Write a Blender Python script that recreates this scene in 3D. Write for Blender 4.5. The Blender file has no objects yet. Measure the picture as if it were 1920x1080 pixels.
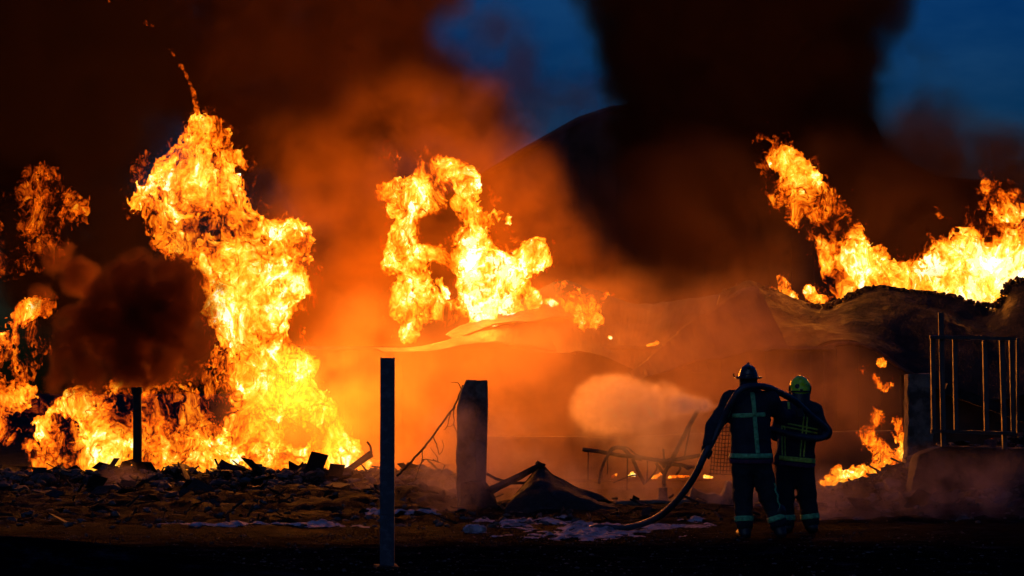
import bpy, bmesh, math, random
import numpy as np
from mathutils import Vector, Matrix

# ------------------------------------------------------------------ camera, world, lights, exposure
sc = bpy.context.scene
C = sc.collection
F_PX, TILT, CAM_H = 4513.0, math.atan(188/4513.0), 1.6
cam = bpy.data.cameras.new("camera"); cam_o = bpy.data.objects.new("camera", cam); C.objects.link(cam_o)
cam.sensor_width = 36; cam.lens = 36*F_PX/1920; cam.clip_end = 2000; cam.clip_start = 0.3
cam_o.location = (0, 0, CAM_H); cam_o.rotation_euler = (math.pi/2 + TILT, 0, 0)
sc.camera = cam_o

SUN_EL, SUN_AZ = math.radians(-1.5), math.radians(200)
w = bpy.data.worlds.new("World"); sc.world = w; w.use_nodes = True
wt = w.node_tree; wt.nodes.clear()
def wn(t, **k):
    n = wt.nodes.new(t)
    for a, b in k.items(): setattr(n, a, b)
    return n
sky = wn('ShaderNodeTexSky', sky_type='NISHITA', sun_disc=False)
sky.sun_elevation = math.radians(1.0); sky.sun_rotation = math.radians(200); sky.air_density = 1.0; sky.ozone_density = 6.0
tc = wn('ShaderNodeTexCoord'); mp = wn('ShaderNodeMapping'); mp.inputs['Scale'].default_value = (1, 1, 3.0)
no = wn('ShaderNodeTexNoise'); no.inputs['Scale'].default_value = 9; no.inputs['Detail'].default_value = 6; no.inputs['Roughness'].default_value = .55
rp = wn('ShaderNodeValToRGB'); rp.color_ramp.elements[0].position = .38; rp.color_ramp.elements[0].color = (0.10, 0.66, 0.92, 1)
rp.color_ramp.elements[1].position = .68; rp.color_ramp.elements[1].color = (1.0, 1.15, 1.2, 1)
mx = wn('ShaderNodeMix', data_type='RGBA', blend_type='MULTIPLY'); mx.inputs['Factor'].default_value = 1
bg = wn('ShaderNodeBackground'); bg.inputs['Strength'].default_value = 0.15
ow = wn('ShaderNodeOutputWorld')
L = wt.links.new
L(tc.outputs['Generated'], mp.inputs['Vector']); L(mp.outputs[0], no.inputs['Vector']); L(no.outputs['Fac'], rp.inputs[0])
L(sky.outputs[0], mx.inputs['A']); L(rp.outputs[0], mx.inputs['B']); L(mx.outputs['Result'], bg.inputs['Color']); L(bg.outputs[0], ow.inputs['Surface'])

sun = bpy.data.lights.new("sun", 'SUN'); sun.energy = 0.08; sun.angle = math.radians(40); sun.color = (0.62, 0.78, 1.0)
sun_o = bpy.data.objects.new("sun", sun); C.objects.link(sun_o)
sun_o.rotation_euler = (math.radians(62), 0, math.radians(-22))     # weak afterglow from behind the camera
sc.view_settings.view_transform = 'Standard'; sc.view_settings.look = 'None'
sc.view_settings.gamma = 1; sc.view_settings.use_curve_mapping = False; sc.view_settings.exposure = 0
cy = sc.cycles
cy.use_denoising = True; cy.max_bounces = 4; cy.diffuse_bounces = 1; cy.glossy_bounces = 1; cy.transmission_bounces = 1
cy.volume_bounces = 1; cy.transparent_max_bounces = 16; cy.volume_step_rate = 1.0; cy.volume_max_steps = 128
cy.sample_clamp_indirect = 3; cy.caustics_reflective = False; cy.caustics_refractive = False
cy.use_adaptive_sampling = True; cy.adaptive_threshold = 0.04; cy.adaptive_min_samples = 12

# ------------------------------------------------------------------ helpers
RNG = np.random.default_rng(7); random.seed(7)
CT, ST = math.cos(TILT), math.sin(TILT)
def P(px, py, Y):
    """the point at distance Y that lies behind a spot of the photograph"""
    x, y = (px-960)/F_PX, (540-py)/F_PX
    dy, dz = CT - y*ST, ST + y*CT
    s = Y/dy
    return Vector((x*s, Y, CAM_H + dz*s))
def PM(Y): return F_PX/Y            # photo pixels per metre
def tag(o, label=None, cat=None, group=None, kind=None):
    if label: o['label'] = label
    if cat: o['category'] = cat
    if group: o['group'] = group
    if kind: o['kind'] = kind
    return o
def empty(name, loc, label, cat, group=None):
    o = bpy.data.objects.new(name, None); C.objects.link(o); o.location = loc
    o.empty_display_size = .1
    return tag(o, label, cat, group)
def obj(name, me, mat=None, parent=None):
    o = bpy.data.objects.new(name, me); C.objects.link(o)
    if mat is not None and not me.materials: me.materials.append(mat)
    if parent is not None:
        o.parent = parent
        o.matrix_parent_inverse = Matrix.Translation(-Vector(parent.location))
    return o
def mesh_from(verts, faces, name='m', smooth=False):
    me = bpy.data.meshes.new(name); me.from_pydata([tuple(v) for v in verts], [], [tuple(f) for f in faces]); me.update()
    if smooth: me.polygons.foreach_set('use_smooth', [True]*len(me.polygons))
    return me
class MB:
    def __init__(s): s.v = []; s.f = []
    def add(s, vs, fs):
        n = len(s.v); s.v += [Vector(v) for v in vs]; s.f += [tuple(i+n for i in f) for f in fs]; return s
    def box(s, c, size, rot=(0, 0, 0), jit=0):
        R = Matrix.Rotation(rot[2], 3, 'Z') @ Matrix.Rotation(rot[1], 3, 'Y') @ Matrix.Rotation(rot[0], 3, 'X')
        c = Vector(c); h = Vector(size)/2; vs = []
        for x in (-1, 1):
            for y in (-1, 1):
                for z in (-1, 1):
                    j = Vector([random.uniform(-jit, jit) for _ in range(3)])
                    vs.append(c + R @ (Vector((x*h.x, y*h.y, z*h.z)) + j))
        return s.add(vs, [(0,1,3,2),(4,6,7,5),(0,4,5,1),(2,3,7,6),(0,2,6,4),(1,5,7,3)])
    def tube(s, pts, rads, n=8, cap=True, flat=1.0):
        pts = [Vector(p) for p in pts]
        if not hasattr(rads, '__len__'): rads = [rads]*len(pts)
        rings = []; prev = None
        for i, p in enumerate(pts):
            t = (pts[min(i+1, len(pts)-1)] - pts[max(i-1, 0)]).normalized()
            if prev is None:
                a = Vector((0, 1, 0)) if abs(t.y) < .9 else Vector((1, 0, 0))
                u = (a - t*a.dot(t)).normalized()
            else: u = (prev - t*prev.dot(t)).normalized()
            prev = u; v = t.cross(u)
            rings.append([p + (u*math.cos(2*math.pi*k/n)*flat + v*math.sin(2*math.pi*k/n))*rads[i] for k in range(n)])
        vs = [q for r in rings for q in r]; fs = []
        for i in range(len(rings)-1):
            for k in range(n):
                a, b = i*n+k, i*n+(k+1) % n
                fs.append((a, b, b+n, a+n))
        if cap:
            fs.append(tuple(range(n))[::-1]); fs.append(tuple(range((len(rings)-1)*n, len(rings)*n)))
        return s.add(vs, fs)
    def me(s, name='m', smooth=False): return mesh_from(s.v, s.f, name, smooth)
def spline(pts, n=8):
    """Catmull-Rom through the points (any tuple length)"""
    p = np.array(pts, float); p = np.vstack([2*p[0]-p[1], p, 2*p[-1]-p[-2]]); out = []
    for i in range(1, len(p)-2):
        for t in np.linspace(0, 1, n, endpoint=False):
            a, b, c, d = p[i-1:i+3]
            out.append(.5*((2*b)+(-a+c)*t+(2*a-5*b+4*c-d)*t*t+(-a+3*b-3*c+d)*t**3))
    out.append(p[-2]); return np.array(out)

# ---- lattice noise
_LAT = RNG.random((32, 32, 32)).astype(np.float32)
def vnoise(x, y, z):
    xi, yi, zi = np.floor(x).astype(np.int32), np.floor(y).astype(np.int32), np.floor(z).astype(np.int32)
    fx, fy, fz = (x-xi).astype(np.float32), (y-yi).astype(np.float32), (z-zi).astype(np.float32)
    fx = fx*fx*(3-2*fx); fy = fy*fy*(3-2*fy); fz = fz*fz*(3-2*fz)
    x0, y0, z0 = xi & 31, yi & 31, zi & 31; x1, y1, z1 = (xi+1) & 31, (yi+1) & 31, (zi+1) & 31
    l = _LAT
    a = l[x0, y0, z0]*(1-fx)+l[x1, y0, z0]*fx; b = l[x0, y1, z0]*(1-fx)+l[x1, y1, z0]*fx
    c = l[x0, y0, z1]*(1-fx)+l[x1, y0, z1]*fx; d = l[x0, y1, z1]*(1-fx)+l[x1, y1, z1]*fx
    return (a*(1-fy)+b*fy)*(1-fz)+(c*(1-fy)+d*fy)*fz
def fbm(x, y, z, octv=4, billow=False, gain=.5):
    s = 0; a = 1; t = 0
    for i in range(octv):
        v = vnoise(x+17.3*i, y+5.1*i, z+9.7*i)*2-1
        if billow: v = np.abs(v)*2-1
        s = s+v*a; t += a; a *= gain; x = x*2.03; y = y*2.03; z = z*2.03
    return s/t

# ---- signed distance field on a grid, polygonised with surface nets
class SDF:
    def __init__(s, lo, hi, h):
        s.lo = np.array(lo, float); s.h = h
        s.n = np.maximum(np.ceil((np.array(hi)-s.lo)/h).astype(int)+1, 4)
        s.ax = [(s.lo[i]+h*np.arange(s.n[i])).astype(np.float32) for i in range(3)]
        s.d = np.full(s.n, 1e3, np.float32)
        s.W = None
    def heat_on(s): s.W = np.full(s.n, 1e-6, np.float32); s.H = np.zeros(s.n, np.float32)
    def _sl(s, lo, hi):
        a = np.clip(np.floor((np.array(lo)-s.lo)/s.h).astype(int), 0, s.n); b = np.clip(np.ceil((np.array(hi)-s.lo)/s.h).astype(int)+1, 0, s.n)
        return tuple(slice(a[i], b[i]) for i in range(3))
    def cap(s, a, b, ra, rb, k=.05, sy=1.0, heat=None, cut=False, sx=1.0):
        a = np.array(a, float); b = np.array(b, float); m = max(ra, rb)*2.0+k*1.5+s.h
        mm = np.array([m*sx if sx > 1 else m, m*max(sy, 1), m])
        sl = s._sl(np.minimum(a, b)-mm, np.maximum(a, b)+mm)
        x, y, z = np.meshgrid(s.ax[0][sl[0]], s.ax[1][sl[1]], s.ax[2][sl[2]], indexing='ij', sparse=True)
        if x.size == 0 or y.size == 0 or z.size == 0: return
        ba = b-a; px, py, pz = (x-a[0])/sx, (y-a[1])/sy, z-a[2]; bx, by, bz = ba[0]/sx, ba[1]/sy, ba[2]
        L2 = bx*bx+by*by+bz*bz+1e-9
        t = np.clip((px*bx+py*by+pz*bz)/L2, 0, 1)
        dist = np.sqrt((px-t*bx)**2+(py-t*by)**2+(pz-t*bz)**2); r = ra+(rb-ra)*t
        d = (dist-r).astype(np.float32); o = s.d[sl]
        if cut:
            hh = np.clip(.5-.5*(o+d)/k, 0, 1); s.d[sl] = o*(1-hh)+(-d)*hh+k*hh*(1-hh); return
        hh = np.clip(.5+.5*(o-d)/k, 0, 1)
        s.d[sl] = o*(1-hh)+d*hh-k*hh*(1-hh)
        if heat is not None:
            h0, h1 = heat; ww = (1/(.15+(dist/r)**2)**3).astype(np.float32)
            s.W[sl] += ww; s.H[sl] += ww*(h0+(h1-h0)*t)
    def grid(s): return np.meshgrid(*s.ax, indexing='ij', sparse=True)
    def sample(s, A, pts):
        q = np.clip((pts-s.lo)/s.h, 0, np.array(s.n)-1.001); i = np.floor(q).astype(int); f = q-i
        r = 0
        for dx in (0, 1):
            for dy in (0, 1):
                for dz in (0, 1):
                    wgt = (f[:, 0] if dx else 1-f[:, 0])*(f[:, 1] if dy else 1-f[:, 1])*(f[:, 2] if dz else 1-f[:, 2])
                    r = r+wgt*A[i[:, 0]+dx, i[:, 1]+dy, i[:, 2]+dz]
        return r
    def net(s, name='m', smooth=True, attr=None, D=None):
        D = s.d if D is None else D
        D = D.copy(); D[0] = D[-1] = 1; D[:, 0] = D[:, -1] = 1; D[:, :, 0] = D[:, :, -1] = 1
        ins = D < 0
        c = np.zeros(np.array(D.shape)-1, np.int8)
        for dx in (0, 1):
            for dy in (0, 1):
                for dz in (0, 1):
                    c += ins[dx:D.shape[0]-1+dx, dy:D.shape[1]-1+dy, dz:D.shape[2]-1+dz]
        cells = np.argwhere((c > 0) & (c < 8))
        if len(cells) == 0: return None
        idx = np.full(c.shape, -1, np.int64); idx[tuple(cells.T)] = np.arange(len(cells))
        acc = np.zeros((len(cells), 3)); cnt = np.zeros(len(cells))
        E = []
        for ax in range(3):
            o1, o2 = [(1, 2), (2, 0), (0, 1)][ax]
            for u in (0, 1):
                for v in (0, 1):
                    p0 = cells.copy(); p0[:, o1] += u; p0[:, o2] += v; p1 = p0.copy(); p1[:, ax] += 1
                    d0 = D[tuple(p0.T)]; d1 = D[tuple(p1.T)]; m = (d0 < 0) != (d1 < 0)
                    t = d0[m]/(d0[m]-d1[m]); acc[m] += p0[m]+(p1[m]-p0[m])*t[:, None]; cnt[m] += 1
        V = s.lo+s.h*acc/cnt[:, None]
        Q = []
        for ax in range(3):
            o1, o2 = [(1, 2), (2, 0), (0, 1)][ax]
            sa = [slice(None)]*3; sb = [slice(None)]*3; sa[ax] = slice(0, -1); sb[ax] = slice(1, None)
            A = ins[tuple(sa)]; B = ins[tuple(sb)]
            e = np.argwhere(A != B)
            e = e[(e[:, o1] > 0) & (e[:, o2] > 0) & (e[:, o1] < D.shape[o1]-1) & (e[:, o2] < D.shape[o2]-1)]
            fl = A[tuple(e.T)]
            def g(u, v):
                q = e.copy(); q[:, o1] -= u; q[:, o2] -= v; return idx[tuple(q.T)]
            q = np.stack([g(1, 1), g(0, 1), g(0, 0), g(1, 0)], 1)
            q[~fl] = q[~fl][:, ::-1]; Q.append(q)
        Q = np.vstack(Q); Q = Q[(Q >= 0).all(1)]
        me = bpy.data.meshes.new(name)
        me.vertices.add(len(V)); me.vertices.foreach_set('co', V.astype(np.float32).ravel())
        me.loops.add(len(Q)*4); me.loops.foreach_set('vertex_index', Q.astype(np.int32).ravel())
        me.polygons.add(len(Q)); me.polygons.foreach_set('loop_start', np.arange(0, len(Q)*4, 4, dtype=np.int32))
        me.polygons.foreach_set('use_smooth', np.full(len(Q), smooth))
        me.update(calc_edges=True); me.validate()
        if attr is not None:
            for k, A in attr.items():
                at = me.attributes.new(k, 'FLOAT', 'POINT'); at.data.foreach_set('value', s.sample(A, V).astype(np.float32))
        return me

# ---- node helper
def newmat(name):
    m = bpy.data.materials.new(name); m.use_nodes = True; m.node_tree.nodes.clear()
    return m, m.node_tree
class NT:
    def __init__(s, nt): s.t = nt
    def n(s, typ, ins=None, **k):
        n = s.t.nodes.new(typ)
        for a, b in k.items(): setattr(n, a, b)
        for a, b in (ins or {}).items():
            if isinstance(b, bpy.types.NodeSocket): s.t.links.new(b, n.inputs[a])
            else: n.inputs[a].default_value = b
        return n
    def math(s, op, a, b=None, c=None, clamp=False):
        ins = {0: a}
        if b is not None: ins[1] = b
        if c is not None: ins[2] = c
        return s.n('ShaderNodeMath', ins, operation=op, use_clamp=clamp).outputs[0]
    def noise(s, vec, scale, detail=4, rough=.5, dist=0, lac=2.0, out='Fac'):
        return s.n('ShaderNodeTexNoise', {'Vector': vec, 'Scale': scale, 'Detail': detail, 'Roughness': rough, 'Distortion': dist, 'Lacunarity': lac}).outputs[out]
    def ramp(s, fac, stops, interp='LINEAR'):
        r = s.n('ShaderNodeValToRGB', {0: fac}); cr = r.color_ramp; cr.interpolation = interp
        cr.elements.remove(cr.elements[1]); cr.elements[0].position = stops[0][0]
        for p, c in stops[1:]: cr.elements.new(p)
        for e, (p, c) in zip(cr.elements, stops):
            e.color = (c[0], c[1], c[2], 1) if hasattr(c, '__len__') else (c, c, c, 1)
        return r.outputs[0]
    def maprange(s, v, a, b, c=0, d=1, smooth=False):
        return s.n('ShaderNodeMapRange', {0: v, 1: a, 2: b, 3: c, 4: d}, interpolation_type='SMOOTHSTEP' if smooth else 'LINEAR').outputs[0]

# ------------------------------------------------------------------ flames
def flame_material(name, scale=1.0, gain=1.0, outer=False):
    m, nt = newmat(name); N = NT(nt)
    tc = N.n('ShaderNodeTexCoord').outputs['Object']
    mp = N.n('ShaderNodeMapping', {'Vector': tc, 'Scale': (1, 1, .75)}).outputs[0]
    heat = N.n('ShaderNodeAttribute', attribute_name='gas_t').outputs['Fac']
    def sub(v, k):
        c = N.n('ShaderNodeVectorMath', {0: v, 1: (.5, .5, .5)}, operation='SUBTRACT').outputs[0]
        q = N.n('ShaderNodeVectorMath', {0: c}, operation='SCALE'); q.inputs['Scale'].default_value = k; return q.outputs[0]
    w1 = N.n('ShaderNodeVectorMath', {0: mp, 1: sub(N.noise(mp, .9*scale, 2, .5, out='Color'), 1.5/scale)}, operation='ADD').outputs[0]
    p2 = N.n('ShaderNodeVectorMath', {0: w1, 1: sub(N.noise(w1, 5*scale, 2, .5, out='Color'), .16/scale)}, operation='ADD').outputs[0]
    big = N.noise(p2, 1.4*scale, 3, .6)
    fine = N.noise(p2, 7.5*scale, 5, .72, dist=.7)
    ridg = N.math('ABSOLUTE', N.math('MULTIPLY_ADD', N.noise(p2, 4.0*scale, 4, .62, dist=.5), 2, -1))
    t = N.math('MULTIPLY_ADD', N.math('SUBTRACT', big, .5), 2.3 if not outer else 1.6, heat)
    t = N.math('MULTIPLY_ADD', N.math('SUBTRACT', fine, .5), 1.12, t)
    t = N.math('MULTIPLY_ADD', ridg, -.50, N.math('ADD', t, -.165))
    lw = N.n('ShaderNodeLayerWeight', {'Blend': .5}).outputs['Facing']      # a flame is thin at its edge: less gas along the line of sight
    t = N.math('MULTIPLY_ADD', N.math('POWER', lw, 1.6), -.85 if not outer else -.5, t)
    col = N.ramp(t, [(.10, (0, 0, 0)), (.20, (.10, .006, 0)), (.34, (.55, .055, .001)), (.48, (.95, .155, .003)), (.66, (1.0, .32, .010)),
                     (.84, (1.0, .58, .05)), (.96, (1.0, .80, .22)), (1.0, (1, .95, .6))])
    st = N.ramp(t, [(.1, 0), (.22, .40), (.45, .62), (.7, .78), (1.0, 1.0)])
    em = N.n('ShaderNodeEmission', {'Color': col, 'Strength': N.math('MULTIPLY', st, 1.45*gain)})
    tr = N.n('ShaderNodeBsdfTransparent', {'Color': N.ramp(t, [(.15, 1), (.4, .82), (.8, .5)])})
    ad = N.n('ShaderNodeAddShader', {0: em.outputs[0], 1: tr.outputs[0]})
    N.n('ShaderNodeOutputMaterial', {'Surface': ad.outputs[0]})
    m.cycles.emission_sampling = 'NONE'
    return m
M_FLAME = flame_material('flame_gas'); M_FLAME_S = flame_material('flame_gas_small', 2.2); M_OUT = flame_material('outer_flame_gas', 1.0, .8, True); M_OUT_S = flame_material('outer_flame_gas_small', 2.2, .8, True)
def make_fire(strokes, Y, h, mat, depth=.8, amp=.13, nsc=.5, seed=0, jit=.3, k=None, name='flame', zmin=-.1):
    rnd = random.Random(seed); s = 1/PM(Y); segs = []
    for st in strokes:
        j0 = rnd.uniform(-jit, jit); pts = []
        for i, (x, y, r, t) in enumerate(st):
            p = P(x, y, Y+j0+rnd.uniform(-jit, jit)*.3); pts.append((p, r*s, t))
        if len(pts) == 1: pts = pts*2
        segs += list(zip(pts[:-1], pts[1:]))
    allp = np.array([q[0] for sg in segs for q in sg]); mr = max(q[1] for sg in segs for q in sg)*1.3+amp+h*3
    lo = allp.min(0)-mr; hi = allp.max(0)+mr; lo[2] = max(lo[2], zmin-h)
    f = SDF(lo, hi, h); f.heat_on()
    k = k or mr*.18
    for (a, ra, ta), (b, rb, tb) in segs: f.cap(a[:], b[:], ra, rb, k=min(k, (ra+rb)*.6), sy=depth, heat=(ta, tb))
    x, y, z = f.grid(); near = np.abs(f.d) < (amp*2.5+h*2)
    I = np.nonzero(near); X, Yg, Z = f.ax[0][I[0]], f.ax[1][I[1]], f.ax[2][I[2]]
    n1 = fbm(X/nsc+seed, Yg/nsc, Z/(nsc*1.2), 2); n2 = fbm(X/(nsc*.35)+n1*.8, Yg/(nsc*.35), Z/(nsc*.5)-n1, 3, billow=True)
    n3 = fbm(X/(nsc*.14)+7, Yg/(nsc*.14)+n2, Z/(nsc*.2), 2, billow=True)
    f.d[I] += (n1*amp*1.1 + n2*amp*1.15 + n3*amp*.55).astype(np.float32)
    return f.net(name, attr={'gas_t': f.H/f.W})
LEFT = [
 [(380,235,8,.42),(374,262,18,.6),(372,290,28,.8),(368,312,38,.9)],
 [(396,240,9,.5),(413,262,10,.66),(433,292,8,.5),(448,308,5,.4)],
 [(368,315,42,.88),(350,350,50,.9),(395,350,46,.8),(425,385,38,.66)],
 [(330,345,24,.95),(290,360,18,.8),(262,365,12,.55)], [(262,378,9,.5),(290,395,13,.45)],
 [(340,393,26,.16),(370,415,36,.06),(402,430,30,.10)], [(430,400,24,.30),(447,415,22,.36)],
 [(305,415,20,.48),(325,450,22,.9),(345,462,20,.85)],
 [(470,440,28,.92),(510,462,34,.92),(545,450,25,.9),(558,475,18,.8)],
 [(420,480,50,.75),(450,510,58,.9),(520,510,45,.82),(545,530,28,.9)],
 [(445,540,45,1.05),(455,580,52,1.15),(468,620,50,1.1)], [(505,590,38,.8),(535,570,20,.6)],
 [(480,640,45,.85),(505,672,42,.75)], [(440,692,44,.6),(480,700,50,.9),(530,712,48,1),(562,690,28,.95)],
 [(500,742,50,1.0),(560,760,33,.9),(592,772,26,.95)], [(450,790,32,.8),(432,830,34,.85),(410,868,38,1.05)],
 [(520,800,30,.75),(500,840,34,.8)], [(560,805,36,.08)],
 [(600,792,24,.8),(620,830,28,.85),(640,860,28,1.0),(672,880,16,.8),(705,886,9,.6)],
 [(45,890,8,.4),(90,880,16,.6),(150,872,26,.85),(210,870,30,.95),(280,872,28,.75),(340,875,28,.7),(380,872,34,1),(450,872,34,.95),(520,877,28,.85),(580,877,26,.9),(640,877,24,.95)],
 [(192,800,30,.95),(205,832,38,1.0)], [(108,768,11,.8),(140,757,15,.8),(172,768,18,.7)],
 [(85,790,11,.7),(78,815,12,.85)], [(118,830,32,.44),(160,845,30,.55)], [(240,780,38,.44)], [(400,785,40,.44)], [(380,720,28,.38)],
 [(55,832,9,.5)], [(290,748,30,.6),(330,770,46,.52),(370,812,44,.46)], [(320,835,48,.54)],
 [(265,682,13,.42),(257,708,17,.45),(235,735,22,.38),(190,745,20,.34)], [(330,705,18,.36)] ]
EDGE_A = [[(62,335,14,.32),(60,362,27,.38),(75,400,30,.40),(60,440,30,.38),(75,465,26,.37),(40,482,20,.36),(18,497,14,.34)],
 [(95,360,18,.40),(125,382,16,.36),(145,405,9,.38)], [(4,440,14,.42)]]
EDGE_B = [[(42,595,14,.72),(58,578,14,.72),(92,573,9,.6)], [(50,612,20,.45),(60,640,20,.42),(76,640,13,.45),(52,670,13,.5),(46,705,9,.45)]]
EDGE_C = [[(-4,650,26,.6)], [(-6,738,32,.68),(26,742,18,.6),(48,742,9,.42)], [(2,800,13,.42),(14,815,8,.4)]]
TAIL = [[(200,-2,9,.26)], [(275,40,4,.3),(284,50,4,.3)], [(318,92,5,.34),(325,105,5,.34)], [(338,122,2.5,.34),(352,142,3.5,.36),(360,168,3,.32),(366,190,4,.26),(372,222,5,.3)]]
MID = [
 [(720,360,11,.7),(745,365,21,.9),(780,365,25,1),(800,350,17,.85),(815,375,15,.9)], [(745,392,12,.8)], [(785,397,14,.85)],
 [(800,318,10,.45),(850,320,14,.55),(873,335,13,.8),(880,355,13,.85),(858,378,13,1)], [(832,342,24,.24)],
 [(775,415,13,.9),(755,440,17,.9),(750,475,24,1),(740,495,16,.95),(725,500,7,.8)], [(790,482,20,.95),(815,475,8,.8)], [(765,507,18,1)],
 [(808,432,30,.08),(832,412,18,.14)], [(846,440,22,.22)],
 [(885,405,17,.9),(910,415,14,.85)], [(890,450,24,1.05),(905,480,28,1.0)], [(862,487,22,.85),(840,480,16,.8)],
 [(920,512,42,1.15),(900,532,36,1.15),(950,520,28,1),(985,487,18,.9),(1005,470,16,.7),(1015,490,10,.68)],
 [(905,562,26,1.15),(905,590,15,1.05),(920,604,8,1)], [(950,560,24,1),(960,580,13,.9),(985,586,6,.85)],
 [(985,530,9,.9),(1000,560,9,.9),(1004,577,6,.95)], [(1012,566,4,.8),(1034,567,1.6,.8)],
 [(750,550,14,.8),(745,580,12,.8),(765,592,12,.72),(770,620,12,.9),(765,632,7,1)],
 [(795,520,11,.95),(800,550,17,.9),(810,580,19,.9),(835,580,8,.9)], [(825,530,6,.9),(835,550,4,.9)],
 [(848,592,20,.32),(880,577,13,.36)], [(740,287,5,.3)], [(800,300,20,.32)], [(935,405,5,.4),(948,412,3,.4)] ]
SMALL = [[(1050,540,6,.42),(1070,555,13,.46),(1080,575,13,.58),(1095,600,13,.75),(1118,600,7,.75)], [(1110,565,14,.38),(1130,550,6,.38)]]
RIGHT = [
 [(1430,262,8,.36),(1448,280,13,.42),(1470,300,17,.78),(1495,320,21,.9),(1515,340,18,.9),(1535,352,7,1)], [(1480,345,17,.8)],
 [(1450,370,9,.55),(1470,375,17,.5),(1510,380,25,.42),(1550,385,24,.5),(1580,400,15,.7)],
 [(1490,395,20,.32),(1530,412,28,.34),(1572,425,28,.38),(1600,430,11,.7),(1608,445,6,.7)],
 [(1562,450,26,.5),(1575,470,28,.8),(1565,510,15,.5),(1580,540,20,.85)],
 [(1600,480,33,.95),(1620,512,38,1)], [(1650,480,14,.5)], [(1598,542,18,1)],
 [(1660,522,30,1),(1700,535,28,1),(1740,540,28,1),(1790,540,34,1.1),(1840,552,26,1),(1855,564,9,.9)],
 [(1772,482,24,.9),(1800,462,24,.92),(1825,442,9,.9)], [(1830,482,30,1),(1870,512,38,1.15),(1912,502,38,1.15),(1960,480,45,1.1)],
 [(1880,440,19,.9),(1890,400,17,.7),(1860,362,12,.42),(1850,352,7,.42)], [(1880,378,11,.6),(1905,363,7,.75)], [(1912,402,18,.42),(1905,450,24,.8)],
 [(1740,482,16,.36),(1722,497,13,.42)], [(1832,402,18,.22),(1850,440,22,.24)], [(1762,432,22,.2)] ]
RS1 = [[(1465,525,5,.6),(1470,540,9,.75),(1480,557,7,.85),(1492,557,3,.8)], [(1450,545,4,.55)]]
RS2 = [[(1518,540,5,.85),(1520,555,6,.9),(1530,562,6,.95),(1545,560,4,.9)]]
LOW = [[(1545,904,2.5,.8),(1565,902,7,.8),(1590,900,11,.8),(1620,895,14,.85),(1645,880,13,.85),(1655,850,11,.78),(1640,830,9,.7),(1625,815,11,.66),(1640,785,11,.6),(1635,768,7,.45)],
 [(1568,882,6,.65)], [(1655,852,9,.78),(1676,862,9,.8)], [(1685,790,5,.45),(1690,820,4,.55),(1692,855,6,.78)]]
LOW2 = [[(1618,690,4,.5),(1614,697,3,.5)], [(1651,679,5,.5)], [(1638,705,3,.5),(1646,715,4,.5),(1655,726,4,.5),(1668,722,4,.5)], [(1632,728,3,.45)]]
fires = []
def fire(nm, strokes, Y, h, label, mat=M_FLAME, halo=True, **k):
    me = make_fire(strokes, Y, h, mat, **k)
    if me is None: return
    o = obj(nm, me, mat); tag(o, label, 'fire'); fires.append(o)
    if halo:
        kk = dict(k); kk['seed'] = k.get('seed', 0)+40; kk['amp'] = k.get('amp', .13)*1.7
        st2 = [[(x, y, r*1.12+(7 if mat is M_FLAME else 2), min(.34, .06+t*.26) if t > .2 else .08) for x, y, r, t in s_] for s_ in strokes]
        m2 = make_fire(st2, Y+.15, h*1.3, mat, **kk)
        q = obj('outer_flame', m2, M_OUT if mat is M_FLAME else M_OUT_S, None); q.parent = o
    return o
fire('fire', LEFT, 46, .038, 'tallest and widest blaze, climbing from the rubble ridge behind the short post', seed=3)
fire('fire', EDGE_A, 47.5, .045, 'dull red detached flame hanging in dark smoke above the far left', M_OUT, False, seed=5, amp=.2)
fire('fire', EDGE_B, 46.5, .04, 'curled orange flame just left of the round black smoke billow', seed=6)
fire('fire', EDGE_C, 45.5, .04, 'orange flames cut by the left edge of the view, low down', seed=8)
for q_, l_ in zip(TAIL, ['dull red wisp at the very top edge high above the tallest blaze', 'tiny red flame scrap second from the top above the tallest blaze', 'small red flame scrap just above the thin flame streak', 'thin red flame streak trailing above the tallest blaze']):
    fire('fire', [q_], 46.5, .03, l_, M_FLAME_S, False, seed=9, amp=.04, nsc=.2, jit=.02)
for q_, l_ in [([(1148,893,1.8,.7),(1154,891,2.2,.8)], 'first little ground flame from the left under the pipe frame'), ([(1178,893,1.5,.7),(1186,889,2.2,.85),(1190,890,1.2,.8)], 'second little ground flame from the left under the pipe frame'),
               ([(1224,896,2,.7),(1230,894,2.5,.9),(1238,889,2.5,.9)], 'brightest little ground flame under the knot of the pipe frame'), ([(1255,895,2,.85),(1268,893,2.2,.85),(1290,893,2,.8)], 'flat wide little ground flame left of the fire hose'),
               ([(1322,893,2,.75),(1334,895,2,.75)], 'little ground flame between the hose and the wire mesh')]:
    tag(fire('fire', [q_], 42.8, .014, l_, M_FLAME_S, False, seed=19, amp=.018, nsc=.08, jit=.01), group='little ground flames under the pipe frame')
fire('fire', [[(1142,632,2.2,.8),(1146,634,2,.8)]], 50.2, .016, 'tiny bright flame spot on the sagging roof sheets, left of the elongated one', M_FLAME_S, False, seed=31, amp=.02, nsc=.1, jit=.01)
fire('fire', [[(1214,648,2,.75),(1224,646,3.2,.8),(1234,641,2,.75)]], 50.0, .016, 'tiny elongated flame on the sagging roof sheets', M_FLAME_S, False, seed=32, amp=.02, nsc=.1, jit=.01)
fire('fire', [[(1848,836,2.5,.55),(1858,832,5,.6),(1865,826,3,.5),(1862,836,4,.6)]], 34.5, .016, 'small orange flame seen through the bottom of the cage frame', M_FLAME_S, False, seed=33, amp=.03, nsc=.12, jit=.01)
fire('fire', MID, 52, .038, 'bright ring-shaped blaze over the sagging roof sheets behind the concrete pillar', seed=11, amp=.10, nsc=.4)
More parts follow.
